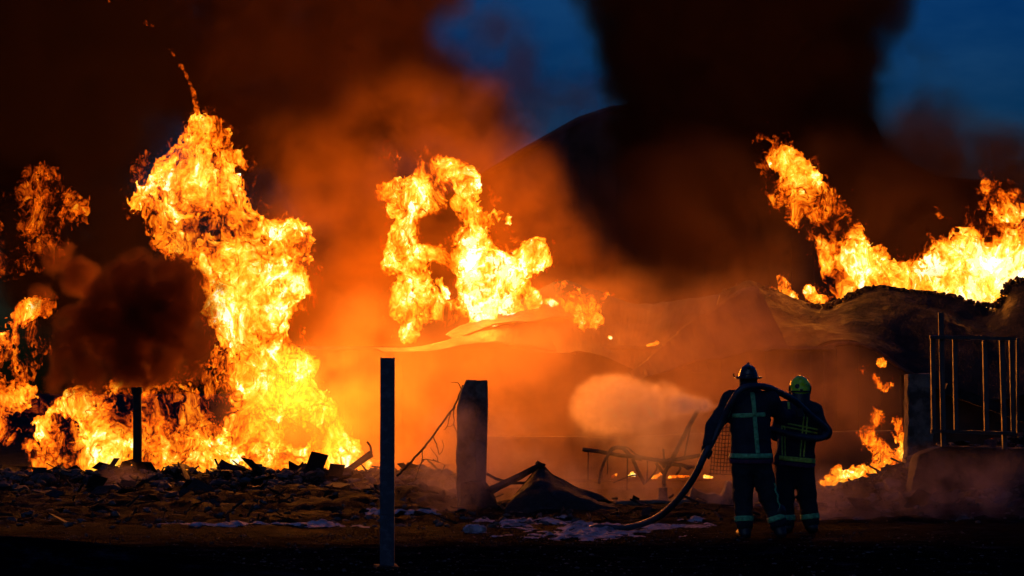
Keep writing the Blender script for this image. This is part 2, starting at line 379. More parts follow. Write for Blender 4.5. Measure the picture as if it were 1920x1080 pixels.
fire('fire', SMALL, 50, .035, 'small ragged orange flame right of the ring-shaped blaze', M_FLAME_S, seed=12, amp=.10, nsc=.3, jit=.1)
fire('fire', RIGHT, 60, .055, 'long blaze running along the top of the curved roof', seed=14, amp=.13)
fire('fire', RS1, 58, .03, 'left one of two little flames on the roof edge beside the long blaze', M_FLAME_S, seed=15, amp=.07, nsc=.2, jit=.05)
fire('fire', RS2, 58, .03, 'right one of two little flames on the roof edge beside the long blaze', M_FLAME_S, seed=16, amp=.07, nsc=.2, jit=.05)
fire('fire', LOW, 38, .022, 'low yellow fire on the ground right of the firefighters', M_FLAME_S, seed=17, amp=.06, nsc=.2, jit=.08)
fire('fire', LOW2, 39, .018, 'scattered flame wisps floating under the vault above the low fire', M_FLAME_S, seed=18, amp=.05, nsc=.15, jit=.05)

def flame_light(px, py, Y, watts, r=.5, col=(1, .25, .018)):
    l = bpy.data.lights.new('flame_light', 'POINT'); l.energy = watts*2.0; l.shadow_soft_size = r; l.color = col
    o = bpy.data.objects.new('flame_light', l); C.objects.link(o); o.location = P(px, py, Y); return o
for a in [(370,340,46,500),(460,600,46,1000),(520,730,46,900),(400,860,46,600),(620,860,46,500),(190,830,46,500),(520,480,46,500),
          (60,400,47.5,120),(50,600,46.5,120),(-10,730,45.5,200),
          (770,380,52,900),(900,500,52,1600),(780,560,52,800),(860,340,52,700),
          (1500,330,60,700),(1610,500,60,1300),(1760,520,60,1300),(1880,500,60,1600),
          (1630,880,38,90),(1640,810,38,40),(1095,590,50,120)]: flame_light(*a)


# ------------------------------------------------------------------ surface materials
def surf(name, color, rough=.9, col2=None, scale=4, bump=.4, bscale=20, detail=6, metal=0, spec=.3, mix=(.35, .65), blotch=None, bdist=.02):
    m, nt = newmat(name); N = NT(nt)
    tc = N.n('ShaderNodeTexCoord').outputs['Object']
    b = N.n('ShaderNodeBsdfPrincipled', {'Base Color': (*color, 1), 'Roughness': rough, 'Metallic': metal, 'Specular IOR Level': spec})
    if col2 is not None:
        f = N.noise(tc, scale, detail, .6)
        f = N.maprange(f, mix[0], mix[1], 0, 1)
        c = N.n('ShaderNodeMix', {'Factor': f}, data_type='RGBA'); c.inputs['A'].default_value = (*color, 1); c.inputs['B'].default_value = (*col2, 1)
        nt.links.new(c.outputs['Result'], b.inputs['Base Color'])
        nt.links.new(N.maprange(N.noise(tc, scale*1.7, 4, .6), .3, .7, max(rough-.25, .15), min(rough+.15, 1)), b.inputs['Roughness'])
    if bump:
        bn = N.n('ShaderNodeBump', {'Strength': bump, 'Distance': bdist, 'Height': N.noise(tc, bscale, 5, .65)})
        nt.links.new(bn.outputs[0], b.inputs['Normal'])
    N.n('ShaderNodeOutputMaterial', {'Surface': b.outputs[0]})
    return m
M_CONC = surf('charred_concrete', (.20, .14, .11), .9, (.05, .036, .03), 5, .9, 25, mix=(.38, .6))
M_STEELB = surf('blackened_steel', (.025, .028, .035), .6, (.06, .045, .04), 6, .5, 40, metal=.3, spec=.5)
M_BLUE = surf('blue_black_paint', (.02, .035, .06), .55, (.09, .11, .15), 14, .5, 60, mix=(.5, .75), spec=.5)
M_RUST = surf('burnt_rusty_steel', (.09, .045, .03), .8, (.03, .02, .018), 8, .5, 40, metal=.2)
M_SHEET = surf('scorched_roof_sheet', (.045, .04, .045), .75, (.014, .013, .015), 1.2, .6, 9, metal=.1, spec=.25)
M_ROOFD = surf('soot_covered_roof', (.010, .011, .014), .85, (.028, .026, .028), 1.8, 1.0, 5, spec=.12, bdist=.10)
M_WALLD = surf('sooty_cladding', (.035, .028, .026), .9, (.015, .013, .012), 1.0, .3, 8)
M_CHAR = surf('charred_wood', (.03, .022, .02), .9, (.012, .01, .01), 9, .8, 30)
M_STONE = surf('ashy_stone', (.12, .10, .10), .95, (.04, .034, .034), 5, .8, 18)
M_HALL = surf('dark_hall_cladding', (.03, .026, .026), .8, (.018, .016, .016), .6, .2, 4)
M_FOAM = surf('fire_foam', (.62, .46, .50), .9, (.12, .09, .10), 7, .9, 30, mix=(.42, .66))

# ------------------------------------------------------------------ ground
def ground_mat():
    m, nt = newmat('burnt_wet_ground'); N = NT(nt)
    tc = N.n('ShaderNodeTexCoord').outputs['Object']
    big = N.noise(tc, .35, 4, .6); mid = N.noise(tc, 2.2, 6, .65); fine = N.noise(tc, 14, 5, .7)
    f = N.math('ADD', N.math('MULTIPLY', mid, .6), N.math('MULTIPLY', fine, .4))
    col = N.ramp(f, [(.38, (.006, .006, .007)), (.50, (.006, .006, .0075)), (.58, (.017, .015, .019)), (.70, (.06, .052, .064))])
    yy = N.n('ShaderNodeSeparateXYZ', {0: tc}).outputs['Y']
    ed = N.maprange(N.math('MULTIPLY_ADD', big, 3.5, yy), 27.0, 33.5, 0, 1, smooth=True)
    cm = N.n('ShaderNodeMix', {'Factor': ed}, data_type='RGBA'); nt.links.new(N.ramp(f, [(.36, (.0008, .0012, .0022)), (.52, (.0028, .004, .007)), (.68, (.03, .04, .06))]), cm.inputs['A']); nt.links.new(col, cm.inputs['B']); col = cm.outputs['Result']  # near ground coloured darker, shade put into the colour to mute the firelight
    wet = N.maprange(N.noise(tc, .8, 3, .5, dist=.5), .52, .60, 0, 1, smooth=True)
    ro = N.maprange(wet, 0, 1, 1.0, .85)
    bmp = N.n('ShaderNodeBump', {'Strength': 1.0, 'Distance': .11, 'Height': N.math('ADD', f, N.math('MULTIPLY', N.noise(tc, 45, 3, .6), .35))})
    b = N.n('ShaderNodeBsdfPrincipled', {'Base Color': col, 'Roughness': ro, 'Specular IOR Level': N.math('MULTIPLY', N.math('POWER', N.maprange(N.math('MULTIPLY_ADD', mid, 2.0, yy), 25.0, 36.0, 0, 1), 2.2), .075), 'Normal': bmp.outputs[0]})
    N.n('ShaderNodeOutputMaterial', {'Surface': b.outputs[0]})
    return m
def sstep(x, a, b):
    t = np.clip((x-a)/(b-a), 0, 1); return t*t*(3-2*t)
def ground_z(x, Y):
    x = np.asarray(x, np.float64); Y = np.asarray(Y, np.float64)
    x, Y = np.broadcast_arrays(x, Y)
    o = np.zeros_like(x)
    z = (.012+.038*sstep(Y, 26, 30))*fbm(x/1.3, Y/1.3, o+.5, 3) + .035*fbm(x/.33, Y/.33, o+3, 3)*sstep(Y, 15, 24)
    z = z*(.5+.5*sstep(Y, 24, 33)) + sstep(Y, 27.5, 29.5)*(.050*fbm(x/.55, Y/.4, o+6, 4, billow=True)+.035*fbm(x/.17, Y/.17, o+7, 2))
    z += .40*np.exp(-((x+4.3)/2.2)**2-((Y-19.6)/1.3)**2)                                  # dark mound close by
    lf = 1-sstep(x, -1.3, -.5)
    rid = np.exp(-((Y-38.5)/1.5)**2)*lf
    z += rid*(.19+.10*fbm(x/.7, Y/.9, o+1, 4)+.05*fbm(x/.16, Y/.2, o+2, 2))
    z += lf*.07*sstep(Y, 31, 34)*(1-sstep(Y, 39, 41))*(1+1.5*fbm(x/.5, Y/.5, o+8, 3))
    z -= .5*sstep(x, -1.0, -.2)*sstep(Y, 34.2, 37)                                        # drop into the burning yard
    hx = sstep(x, 3.9, 6.6); hz = .12+.75*hx
    z += hz*np.exp(-((Y-33.2)/1.9)**2)*sstep(x, 3.5, 4.6)*(1+.25*fbm(x/.8, Y/.8, o+4, 4))
    return z
def axis(lo, hi, step, lo_far, hi_far, g=1.18):
    a = list(np.arange(lo, hi+step/2, step)); s = step; l = lo; L0 = []
    while l > lo_far: s *= g; l -= s; L0.append(max(l, lo_far))
    s = step; h = hi; H = []
    while h < hi_far: s *= g; h += s; H.append(min(h, hi_far))
    return np.array(L0[::-1]+a+H)
gx = axis(-10.5, 10.5, .085, -400, 400); gy = axis(17.5, 41.5, .085, 2, 700)
X, Yg = np.meshgrid(gx, gy, indexing='ij'); Z = ground_z(X, Yg)
V = np.stack([X, Yg, Z], -1).reshape(-1, 3); nx, ny = X.shape
ii = (np.arange(nx-1)[:, None]*ny+np.arange(ny-1)[None]).ravel()
Q = np.stack([ii, ii+ny, ii+ny+1, ii+1], 1)
me = bpy.data.meshes.new('ground'); me.vertices.add(len(V)); me.vertices.foreach_set('co', V.astype(np.float32).ravel())
me.loops.add(len(Q)*4); me.loops.foreach_set('vertex_index', Q.astype(np.int32).ravel())
me.polygons.add(len(Q)); me.polygons.foreach_set('loop_start', np.arange(0, len(Q)*4, 4, dtype=np.int32)); me.polygons.foreach_set('use_smooth', np.full(len(Q), True))
me.update(calc_edges=True)
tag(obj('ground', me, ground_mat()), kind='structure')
def gz(x, Y): return float(ground_z(x, Y))
def G(px, py):
    """where a spot of the photograph meets the ground"""
    Y = 26.0
    for _ in range(30):
        p = P(px, py, Y); z = gz(p.x, Y); Y += (P(px, py, Y).z-z)*Y/CAM_H*.5; Y = min(max(Y, 10), 60)
    return P(px, py, Y)

# rubble: irregular stones, many small ones as one mass, the big ones each a thing
def stone_me(r, seed, flat=.6, sub=1, name='stone'):
    bm = bmesh.new(); bmesh.ops.create_icosphere(bm, subdivisions=sub, radius=r); rn = random.Random(seed)
    ax = [rn.uniform(.7, 1.3), rn.uniform(.7, 1.2), flat*rn.uniform(.7, 1.2)]
    for v in bm.verts:
        k = 1+rn.uniform(-.45, .3); v.co = Vector((v.co.x*ax[0]*k, v.co.y*ax[1]*k, v.co.z*ax[2]*k))
    me = bpy.data.meshes.new(name); bm.to_mesh(me); bm.free(); return me
def scatter(name, n, fx, mat, rmin, rmax, seed, label):
    rn = random.Random(seed); mb = MB(); base = [stone_me(1, i, .65, 1) for i in range(6)]
    bv = [([v.co.copy() for v in b.vertices], [tuple(p.vertices) for p in b.polygons]) for b in base]
    for i in range(n):
        x, Y = fx(rn); r = rmin+(rmax-rmin)*rn.random()**3; R = Matrix.Rotation(rn.uniform(0, 6.28), 3, 'Z') @ Matrix.Rotation(rn.uniform(-.5, .5), 3, 'X')
        v, f = rn.choice(bv); c = Vector((x, Y, gz(x, Y)+r*.15)); mb.add([c+R @ (q*r) for q in v], f)
    return tag(obj(name, mb.me(name), mat), label, None, None, 'stuff')
scatter('rubble', 1500, lambda r: (r.uniform(-9.5, -.7), r.gauss(37.8, 1.0)), M_STONE, .02, .13, 1, 'loose rubble along the ridge in front of the tallest blaze')
scatter('rubble', 900, lambda r: (r.uniform(-8, 1.5), r.uniform(27.5, 36)), M_STONE, .012, .07, 2, 'small rubble on the open ground')
scatter('rubble', 900, lambda r: (r.uniform(3.8, 8.2), r.gauss(32.3, 1.2)), M_STONE, .02, .12, 3, 'rubble on the heap right of the firefighters')
scatter('gravel', 1500, lambda r: (r.uniform(-5, 5), r.uniform(20, 27)), M_STONE, .006, .022, 4, 'fine gravel on the near ground')
def stone(px, py, Y, r, seed, label, flat=.5, mat=M_STONE, group=None, sc_=(1, 1, 1), rot=0, nm='rock', cat='rock'):
    p = P(px, py, Y); o = obj(nm, stone_me(r, seed, flat, 3), mat); o.location = p; o.scale = sc_; o.rotation_euler = (0, rot, seed)
    return tag(o, label, cat, group)
def lump(px, py, Y, r, seed, label, sx=1, sz=.5, nm='rock', cat='rock', mat=None, amp=.3, h=None, tilt=0):
    p = P(px, py, Y); h = h or r/16
    f = SDF(p-Vector((r*sx*1.5, r*1.4, r*sz*1.8+.05)), p+Vector((r*sx*1.5, r*1.4, r*sz*1.8+.05)), h)
    d = Vector((r*sx*.5, 0, -r*sx*.5*tilt))
    f.cap((p-d)[:], (p+d)[:], r*sz, r*sz*.7, k=.05, sy=1/sz*.8, sx=1.2)
    x, y, z = f.grid(); f.d += r*amp*fbm(x/(r*.6)+seed, y/(r*.6), z/(r*.35), 4)
    return tag(obj(nm, f.net(nm, smooth=False), mat or M_STONE), label, cat)
lump(93, 937, 34.5, .42, 4, 'long pale slab-like rock lying low at the far left', sx=1.0, sz=.22)
lump(124, 893, 38.2, .22, 6, 'dark tilted lump on the ridge under the left flames', sx=1.0, sz=.4, tilt=.6, mat=M_CHAR)
lump(640, 958, 33, .30, 9, 'pale low rock left of the dark steel post', sx=1.2, sz=.25)
c = empty('rubble_chunk', P(231, 892, 38.3), 'square dark chunk with a wire loop beside the short post', 'rubble chunk')
mb = MB(); mb.box(P(231, 892, 38.3), (.25, .22, .2), (.1, .15, .3), .03); mb.box(P(240, 884, 38.2), (.13, .15, .1), (.2, -.3, .1), .02); obj('chunk', mb.me(), M_CHAR, c)
obj('wire_loop', MB().tube([P(*q, 38.25) for q in [(212,893),(214,882),(219,874),(224,872),(228,877),(229,884)]], .007, 5).me(), M_RUST, c)

def litter(nm, n, fx, mat, seed, label, lmax=.5):
    rn = random.Random(seed); mb = MB()
    for i in range(n):
        x, Y = fx(rn); L_ = rn.uniform(.08, lmax)*rn.random()**.5; t_ = rn.uniform(.008, .03)
        k = rn.random(); size = (L_, t_, t_) if k < .6 else (L_, L_*rn.uniform(.4, .9), t_*.6)
        mb.box((x, Y, gz(x, Y)+rn.uniform(.0, .06)+L_*.12), size, (rn.uniform(-.6, .6), rn.gauss(0, .45), rn.uniform(0, 6.28)), t_*.3)
    return tag(obj(nm, mb.me(nm), mat), label, None, None, 'stuff')
litter('debris', 420, lambda r: (r.uniform(-9.5, -.6), r.gauss(37.6, 1.2)), M_CHAR, 11, 'charred splinters and scraps along the ridge')
litter('debris', 260, lambda r: (r.uniform(-7, 4), r.uniform(28.5, 35)), M_CHAR, 12, 'charred splinters and scraps on the open ground', .35)
litter('debris', 260, lambda r: (r.uniform(3.9, 8), r.gauss(32.3, 1.0)), M_CHAR, 13, 'charred splinters and scraps on the right-hand heap')
# ------------------------------------------------------------------ posts, pillar, branch, planks
def rough_prism(pts_px, Y, depth, mat, nm, h=.02, amp=.015, nsc=.12, parent=None):
    """solid with the given front outline, real depth, chipped surface"""
    pts = [P(x, y, Y) for x, y in pts_px]; xs = [p.x for p in pts]; zs = [p.z for p in pts]
    f = SDF((min(xs)-.1, Y-depth/2-.1, min(zs)-.1), (max(xs)+.1, Y+depth/2+.1, max(zs)+.1), h)
    gx_, gz_ = np.meshgrid(f.ax[0], f.ax[2], indexing='ij'); d = np.full(gx_.shape, 1e9); ins = np.zeros(gx_.shape, bool)
    for i in range(len(pts)):
        ax_, az = pts[i].x, pts[i].z; bx, bz = pts[(i+1) % len(pts)].x, pts[(i+1) % len(pts)].z
        ex, ez = bx-ax_, bz-az; wx, wz = gx_-ax_, gz_-az; t = np.clip((wx*ex+wz*ez)/(ex*ex+ez*ez+1e-9), 0, 1)
        d = np.minimum(d, np.hypot(wx-t*ex, wz-t*ez))
        cond = ((az > gz_) != (bz > gz_)) & (gx_ < ex*(gz_-az)/(ez if abs(ez) > 1e-9 else 1e-9)+ax_); ins ^= cond
    d2 = np.where(ins, -d, d)[:, None, :]; dy = np.abs(f.ax[1]-Y)[None, :, None]-depth/2
    f.d = np.maximum(d2, dy).astype(np.float32)
    x, y, z = f.grid(); f.d = f.d+(amp*fbm(x/nsc, y/nsc, z/nsc, 4)).astype(np.float32)
    return obj(nm, f.net(nm, smooth=False), mat, parent)
p = empty('steel_post', P(726, 1066, 21.5), 'dark blue-black steel channel post standing nearest the view', 'post')
base = P(725, 1072, 21.5); top = P(727, 671, 21.5); hh = top.z-base.z; mid = (base+top)/2; wd = .108
mb = MB(); mb.box(mid, (wd, .012, hh)); obj('web', mb.me(), M_BLUE, p)
for sx_ in (-1, 1):
    mb = MB(); mb.box(mid+Vector((sx_*(wd/2+.0045), .03, 0)), (.011, .075, hh+.01)); obj('flange', mb.me(), M_BLUE, p)
pz = gz(base.x, 21.5)
mb = MB(); mb.box((base.x, 21.52, pz+.0), (.2, .2, .05), (.05, .03, .2), .01); obj('footing', mb.me(), M_CHAR, p)
mb = MB(); b0, t0 = P(257, 905, 39.5), P(257, 738, 39.5)
sp = empty('short_post', b0, 'short charred post with a flared top in front of the tallest blaze', 'post')
mb.tube([b0+Vector((0, 0, -.1)), (b0+t0)/2+Vector((.008, 0, 0)), t0], [.078, .074, .072], 10); obj('shaft', mb.me(smooth=True), M_CHAR, sp)
obj('post_cap', MB().tube([P(257, 741, 39.5), P(257, 735, 39.5), P(256.5, 726, 39.5)], [.074, .088, .092], 10).me(), M_CHAR, sp)
pl = empty('concrete_pillar', P(885, 945, 33), 'broken concrete pillar left of the bent metal sheet', 'pillar')
rough_prism([(874,713),(893,713),(894,950),(858,950),(857,900),(856,850),(858,800),(857,770),(862,740),(868,725)], 33, .42, M_CONC, 'core', .016, .022, .10, pl)
rough_prism([(892,714),(914,713),(915,760),(913,840),(911,900),(909,948),(893,948)], 32.93, .34, M_CONC, 'flange', .014, .006, .12, pl)
rough_prism([(866,905),(905,900),(925,930),(935,952),(862,952)], 32.7, .35, M_CHAR, 'broken_foot', .02, .04, .15, pl)
br = empty('bare_branch', P(745, 893, 34), 'thin bare branch leaning on the concrete pillar', 'branch')
def tw(pts, r0, r1, nm='twig', Y=33.6, par=br, mat=M_CHAR, n=5, w=.0):
    q = spline([(x, y) for x, y in pts], 4); rn = random.Random(int(pts[0][0]*7+pts[0][1]))
    v = [P(a[0]+rn.uniform(-w, w), a[1]+rn.uniform(-w, w), Y+rn.uniform(-.02, .02)) for a in q]
    return obj(nm, MB().tube(v, list(np.linspace(r0, r1, len(v))), n).me(smooth=True), mat, par)
tw([(744,893),(765,872),(790,845),(812,818),(835,785),(853,760),(862,738),(868,722)], .017, .011, 'stem', w=.8)
for q in [[(812,818),(820,838),(824,852),(832,838),(829,825)],[(792,845),(791,862),(785,880),(779,898)],[(791,862),(806,862),(826,868),(834,872)],[(834,872),(827,888)],
          [(853,760),(850,775),(852,790),(845,800),(838,798)],[(850,795),(857,812),(856,822)],[(846,770),(838,800),(832,806)],[(866,730),(858,718),(846,717)],[(812,862),(822,866),(818,855),(808,840)]]:
    tw(q, .008, .003, w=.8)
lk = P(640, 890, 40.2); pk = empty('leaning_plank', lk, 'scorched plank leaning up at the right foot of the tallest blaze', 'plank')
obj('board', MB().tube([P(x, y, 40.2) for x, y in [(618,895),(655,880),(680,862),(697,850)]], [.05, .06, .065, .07], 6, flat=.5).me(), M_RUST, pk)
obj('bracket', MB().tube([P(x, y, 40.1) for x, y in [(697,850),(694,836),(688,828)]], .018, 5).me(), M_RUST, pk)

# bent roof sheet lying in front of the yard
def loft(rows, mat, nm, thick=.015, parent=None, corr=0, ncorr=30, nu=60, nv=14, amp=.0, smooth=True, seed=0, ns=.5):
    """sheet through several (px,py,Y) polylines, corrugated across, with thickness"""
    R = []
    for r in rows:
        q = spline(r, 10); t = np.linspace(0, len(q)-1, nu); i = np.clip(t.astype(int), 0, len(q)-2); f = (t-i)[:, None]
        q = q[i]*(1-f)+q[i+1]*f; R.append([P(*a)[:] for a in q])
    R = np.array(R); t = np.linspace(0, len(R)-1, nv); i = np.clip(t.astype(int), 0, len(R)-2); f = (t-i)[:, None, None]
    f = f*f*(3-2*f) if len(R) > 2 else f
    S = R[i]*(1-f)+R[i+1]*f
    if corr: S[..., 2] += corr*np.sin(np.arange(nu)/nu*ncorr*2*math.pi)[None, :]; S[..., 1] -= corr*np.sin(np.arange(nu)/nu*ncorr*2*math.pi)[None, :]
    if amp:
        S[..., 2] += amp*fbm(S[..., 0]/ns+seed, S[..., 1]/ns, S[..., 2]/ns, 3); S[..., 1] += amp*fbm(S[..., 0]/ns*1.2+seed+9, S[..., 1]/ns, S[..., 2]/ns, 3)
    n = S.reshape(-1, 3); F = [(a*nu+b, a*nu+b+1, (a+1)*nu+b+1, (a+1)*nu+b) for a in range(nv-1) for b in range(nu-1)]
    me = mesh_from(n, F, nm, smooth); o = obj(nm, me, mat, parent)
    md = o.modifiers.new('thick', 'SOLIDIFY'); md.thickness = thick; return o
bs = empty('bent_metal_sheet', P(1040, 960, 32.5), 'buckled dark metal sheet peaked like a tent on the ground by the pillar', 'metal sheet')
loft([[(948,948,32.9),(975,912,32.8),(1013,869,32.7),(1040,888,32.7),(1085,914,32.7),(1130,931,32.7),(1172,966,32.6)],
      [(940,955,32.3),(970,935,32.0),(1010,915,31.8),(1045,925,31.8),(1085,940,31.8),(1130,950,31.8),(1175,968,31.9)],
      [(930,972,31.6),(970,975,31.2),(1010,978,31.1),(1050,978,31.1),(1090,977,31.1),(1135,975,31.2),(1180,972,31.5)]], M_CHAR, 'front_panel', .012, bs, .0, 16, 90, 20, .13)
loft([[(948,948,32.93),(975,913,32.83),(1013,870,32.73),(1040,889,32.73),(1085,915,32.73),(1130,932,32.73),(1172,967,32.63)],
      [(975,942,33.6),(990,925,33.7),(1015,900,33.8),(1040,905,33.8),(1085,925,33.8),(1130,938,33.7),(1165,955,33.4)]], M_CHAR, 'rear_panel', .012, bs, 0, 20, 60, 8, .05)
obj('edge_beam', MB().tube([P(*a) for a in [(884,945,32.6),(905,928,32.6),(935,912,32.65),(975,893,32.7),(1012,872,32.7)]], [.06, .07, .06, .055, .04], 6, flat=.6).me(), M_CHAR, bs)
obj('peak_bracket', MB().box(P(1014, 871, 32.7), (.12, .1, .06), (.1, .4, .2), .02).me(), M_CHAR, bs)
obj('loose_bar', MB().tube([P(*a, 33.1) for a in [(912,888),(930,898),(960,906),(1000,905)]], .022, 6).me(), M_CHAR, bs)

# twisted pipework
pw = empty('pipe_frame', P(1210, 905, 36), 'collapsed arched pipe frame under the water spray', 'pipe frame')
def pipe(pts, r, Y=36, par=pw, mat=M_RUST, nm='pipe', n=7, w=.4):
    rn = random.Random(int(sum(a[0]+a[1] for a in pts))); q = spline(pts, 5)
    v = [P(a[0]+rn.uniform(-w, w), a[1]+rn.uniform(-w, w), Y) for a in q]
    return obj(nm, MB().tube(v, r, n).me(smooth=True), mat, par)
for pts, r, Y in [([(1092,843),(1105,844),(1141,850),(1166,854),(1203,858),(1239,864),(1264,862),(1313,854)], .030, 36),
    ([(1141,850),(1148,842),(1158,839),(1170,842),(1182,854),(1203,861)], .030, 35.8), ([(1150,840),(1165,838),(1178,840),(1190,850),(1205,856)], .010, 36.3),
    ([(1141,852),(1133,865),(1127,883),(1123,907)], .022, 35.7), ([(1186,860),(1192,874),(1198,887),(1209,908)], .028, 36.1),
    ([(1176,856),(1176,919)], .011, 36), ([(1139,852),(1139,889)], .010, 36.2), ([(1214,864),(1213,903)], .010, 36.2), ([(1103,846),(1103,900)], .009, 36.3),
    ([(1209,907),(1227,887),(1233,874)], .014, 36.1), ([(1253,872),(1245,895),(1249,938)], .03, 35.9), ([(1230,868),(1238,880),(1246,890)], .025, 36.2),
    ([(1262,868),(1274,872),(1275,880),(1268,890)], .018, 36.1), ([(1245,868),(1275,872),(1300,876),(1318,874)], .03, 36.3), ([(1150,905),(1180,893),(1200,890)], .012, 36.4),
    ([(1244,842),(1245,860)], .018, 36.1), ([(1283,874),(1290,880),(1300,874)], .016, 36.2), ([(1240,862),(1250,872),(1258,864)], .06, 36.05)]:
    pipe(pts, r, Y)
ld = empty('leaning_pole', P(1260, 862, 36.2), 'long rusty pole leaning up to the right with a thin stay', 'pole')
pipe([(1258,866),(1285,812),(1311,764)], .035, 36.2, ld, nm='shaft', w=.3); pipe([(1282,862),(1288,832),(1294,803)], .014, 36.3, ld, nm='stay', w=.2)
st = rough_prism([(1234,914),(1251,914),(1251,942),(1234,942)], 34.6, .14, M_CONC, 'stub_post', .012, .01); tag(st, 'small square concrete stub under the pipe frame', 'stub')
fw = empty('wire_mesh', P(1357, 900, 36), 'torn wire mesh hanging left of the black-helmeted firefighter', 'wire mesh')
for i in range(9):
    x = 1332+i*6; pipe([(x+6, 790+i*1.5), (x+3, 840), (x, 892-i)], .006, 36+.02*i, fw, nm='wire', n=4, w=.6)
for i in range(13):
    y = 800+i*7.3; pipe([(1338-i*.7, y), (1362, y+2), (1386, y-1)], .006, 36.05, fw, nm='wire', n=4, w=.6)
bw = empty('broken_wall', P(1310, 940, 33.6), 'jagged low broken wall behind the legs of the black-helmeted firefighter', 'broken wall')
rough_prism([(1152,940),(1200,938),(1250,937),(1256,941),(1290,934),(1297,911),(1306,918),(1325,925),(1341,924),(1346,930),(1354,926),(1362,902),(1376,904),(1381,917),(1420,918),(1470,924),(1540,934),(1560,952),(1560,985),(1150,985)], 33.5, .3, M_CONC, 'masonry', .022, .02, .15, bw)
lw_ = rough_prism([(905,818),(1060,818),(1140,820),(1300,812),(1545,808),(1705,806),(1705,900),(905,905)], 45, .3, M_WALLD, 'low_wall', .05, .02, .4); tag(lw_, 'long low dark wall behind the pipe frame', 'wall')

# ------------------------------------------------------------------ burnt warehouse with sagging roof sheets
wh = empty('burnt_warehouse', P(1000, 872, 51), 'burnt low warehouse with sagging roof sheets behind the pillar', 'building')
a, b = P(520, 654, 51), P(1560, 654, 51); zb = -.6
mb = MB(); mb.box(((a.x+b.x)/2, 51.1, (a.z+zb)/2), (b.x-a.x, .2, a.z-zb)); obj('wall', mb.me(), M_WALLD, wh)
mb = MB(); mb.box(((a.x+b.x)/2, 50.96, a.z+.02), (b.x-a.x+.1, .3, .07)); obj('wall_coping', mb.me(), M_SHEET, wh)
rib = MB().box((0, 0, 0), (.06, .05, a.z-zb-.1)).me('rib'); rib.materials.append(M_WALLD)
for i in range(38):
    o = obj('cladding_rib', rib, None, wh); o.location = Vector((a.x+.15+i*(b.x-a.x-.3)/37, 50.975, (a.z+zb)/2-.03))
loft([[(700,655,50.7),(780,652,50.7),(860,632,50.9),(930,612,51.2),(1010,603,51.5),(1060,600,51.7)], [(720,662,50.4),(800,661,50.3),(870,650,50.3),(925,644,50.4),(1000,655,50.5),(1080,668,50.6)]], M_SHEET, 'roof_sheet', .02, wh, .0015, 40, 160, 12, .05)
loft([[(835,628,51.3),(850,618,51.6),(890,600,52),(935,590,52.3),(980,560,52.8),(1040,530,53.4)], [(850,640,50.9),(880,628,50.9),(920,612,51.1),(980,606,51.2),(1040,598,51.4),(1090,600,51.6)]], M_SHEET, 'roof_sheet', .02, wh, .0015, 30, 140, 12, .08, seed=2)
loft([[(1000,548,53),(1060,528,53.2),(1130,552,53),(1200,572,52.8),(1280,562,52.6),(1350,556,52.4)], [(990,600,51.6),(1060,605,51.5),(1130,630,51.3),(1190,648,51),(1250,640,51),(1320,640,51)], [(960,655,50.5),(1060,660,50.4),(1130,668,50.4),(1190,690,50.4),(1260,690,50.4),(1330,700,50.4)]], M_SHEET, 'roof_sheet', .02, wh, .0015, 40, 200, 24, .10, seed=3)
loft([[(1180,700,50.1),(1225,665,50.3),(1290,606,50.8),(1330,585,51.2),(1380,548,51.8),(1420,536,52)], [(1190,715,50),(1240,700,50),(1300,680,50.1),(1360,670,50.2),(1420,660,50.4),(1480,655,50.6)]], M_SHEET, 'roof_sheet', .02, wh, .0015, 30, 160, 14, .08, seed=4)

# curved roof on the right
cr = empty('curved_roof_shed', P(1660, 880, 55), 'shed under a big buckled curved roof that the long blaze runs along', 'building')
top = [(1340,565,57),(1395,538,57),(1440,545,57),(1500,572,57),(1560,573,57),(1600,553,57),(1635,543,57),(1700,546,57),(1770,555,57),(1850,574,57),(1878,566,57),(1898,533,57),(1950,522,57),(2040,520,57)]
m1 = [(1340,600,55.5),(1420,595,55.5),(1480,605,55.5),(1540,610,55.5),(1600,600,55.3),(1660,596,55.3),(1720,600,55.3),(1780,606,55.3),(1850,620,55.3),(1900,610,55.3),(1960,600,55.3),(2040,600,55.3)]
m2 = [(1340,660,54),(1420,640,54),(1500,648,54),(1560,632,54),(1600,630,54),(1660,648,54),(1720,672,54),(1790,680,54),(1850,690,54),(1900,690,54),(1960,690,54),(2040,690,54)]
low = [(1380,700,53.2),(1440,680,53.2),(1500,672,53.2),(1545,652,53.2),(1590,643,53.2),(1640,655,53.2),(1690,690,53.2),(1750,720,53.2),(1830,740,53.2),(1900,745,53.2),(1960,745,53.2),(2040,745,53.2)]
loft([top, m1, m2, low], M_ROOFD, 'curved_roof', .03, cr, .0, 85, 420, 60, .24, seed=5, ns=1.3)
obj('roof_rim', MB().tube([P(*a) for a in spline([(1500,674,53.1),(1545,653,53.1),(1590,644,53.1),(1640,656,53.1),(1690,691,53.1),(1750,721,53.1)], 6)], .05, 7).me(smooth=True), M_RUST, cr)
ql = spline(top, 6); rn = random.Random(5); mb = MB()
for a_ in ql:
    for _ in range(3):
        p_ = P(a_[0]+rn.uniform(-9, 9), a_[1]-rn.uniform(0, 2), 56.9); L_ = rn.uniform(.05, .22); mb.box(p_, (L_, .08, rn.uniform(.03, .11)), (rn.uniform(-.5, .5), rn.gauss(0, .4), rn.uniform(-1, 1)), .02)
tag(obj('roof_scrap', mb.me(), M_CHAR, cr), kind='stuff')
mb = MB(); a, b = P(1690, 745, 54.2), P(2040, 745, 54.2); mb.box(((a.x+b.x)/2, 54.3, (a.z+zb)/2+.2), (b.x-a.x, .25, a.z-zb+.6)); obj('side_wall', mb.me(), M_WALLD, cr)

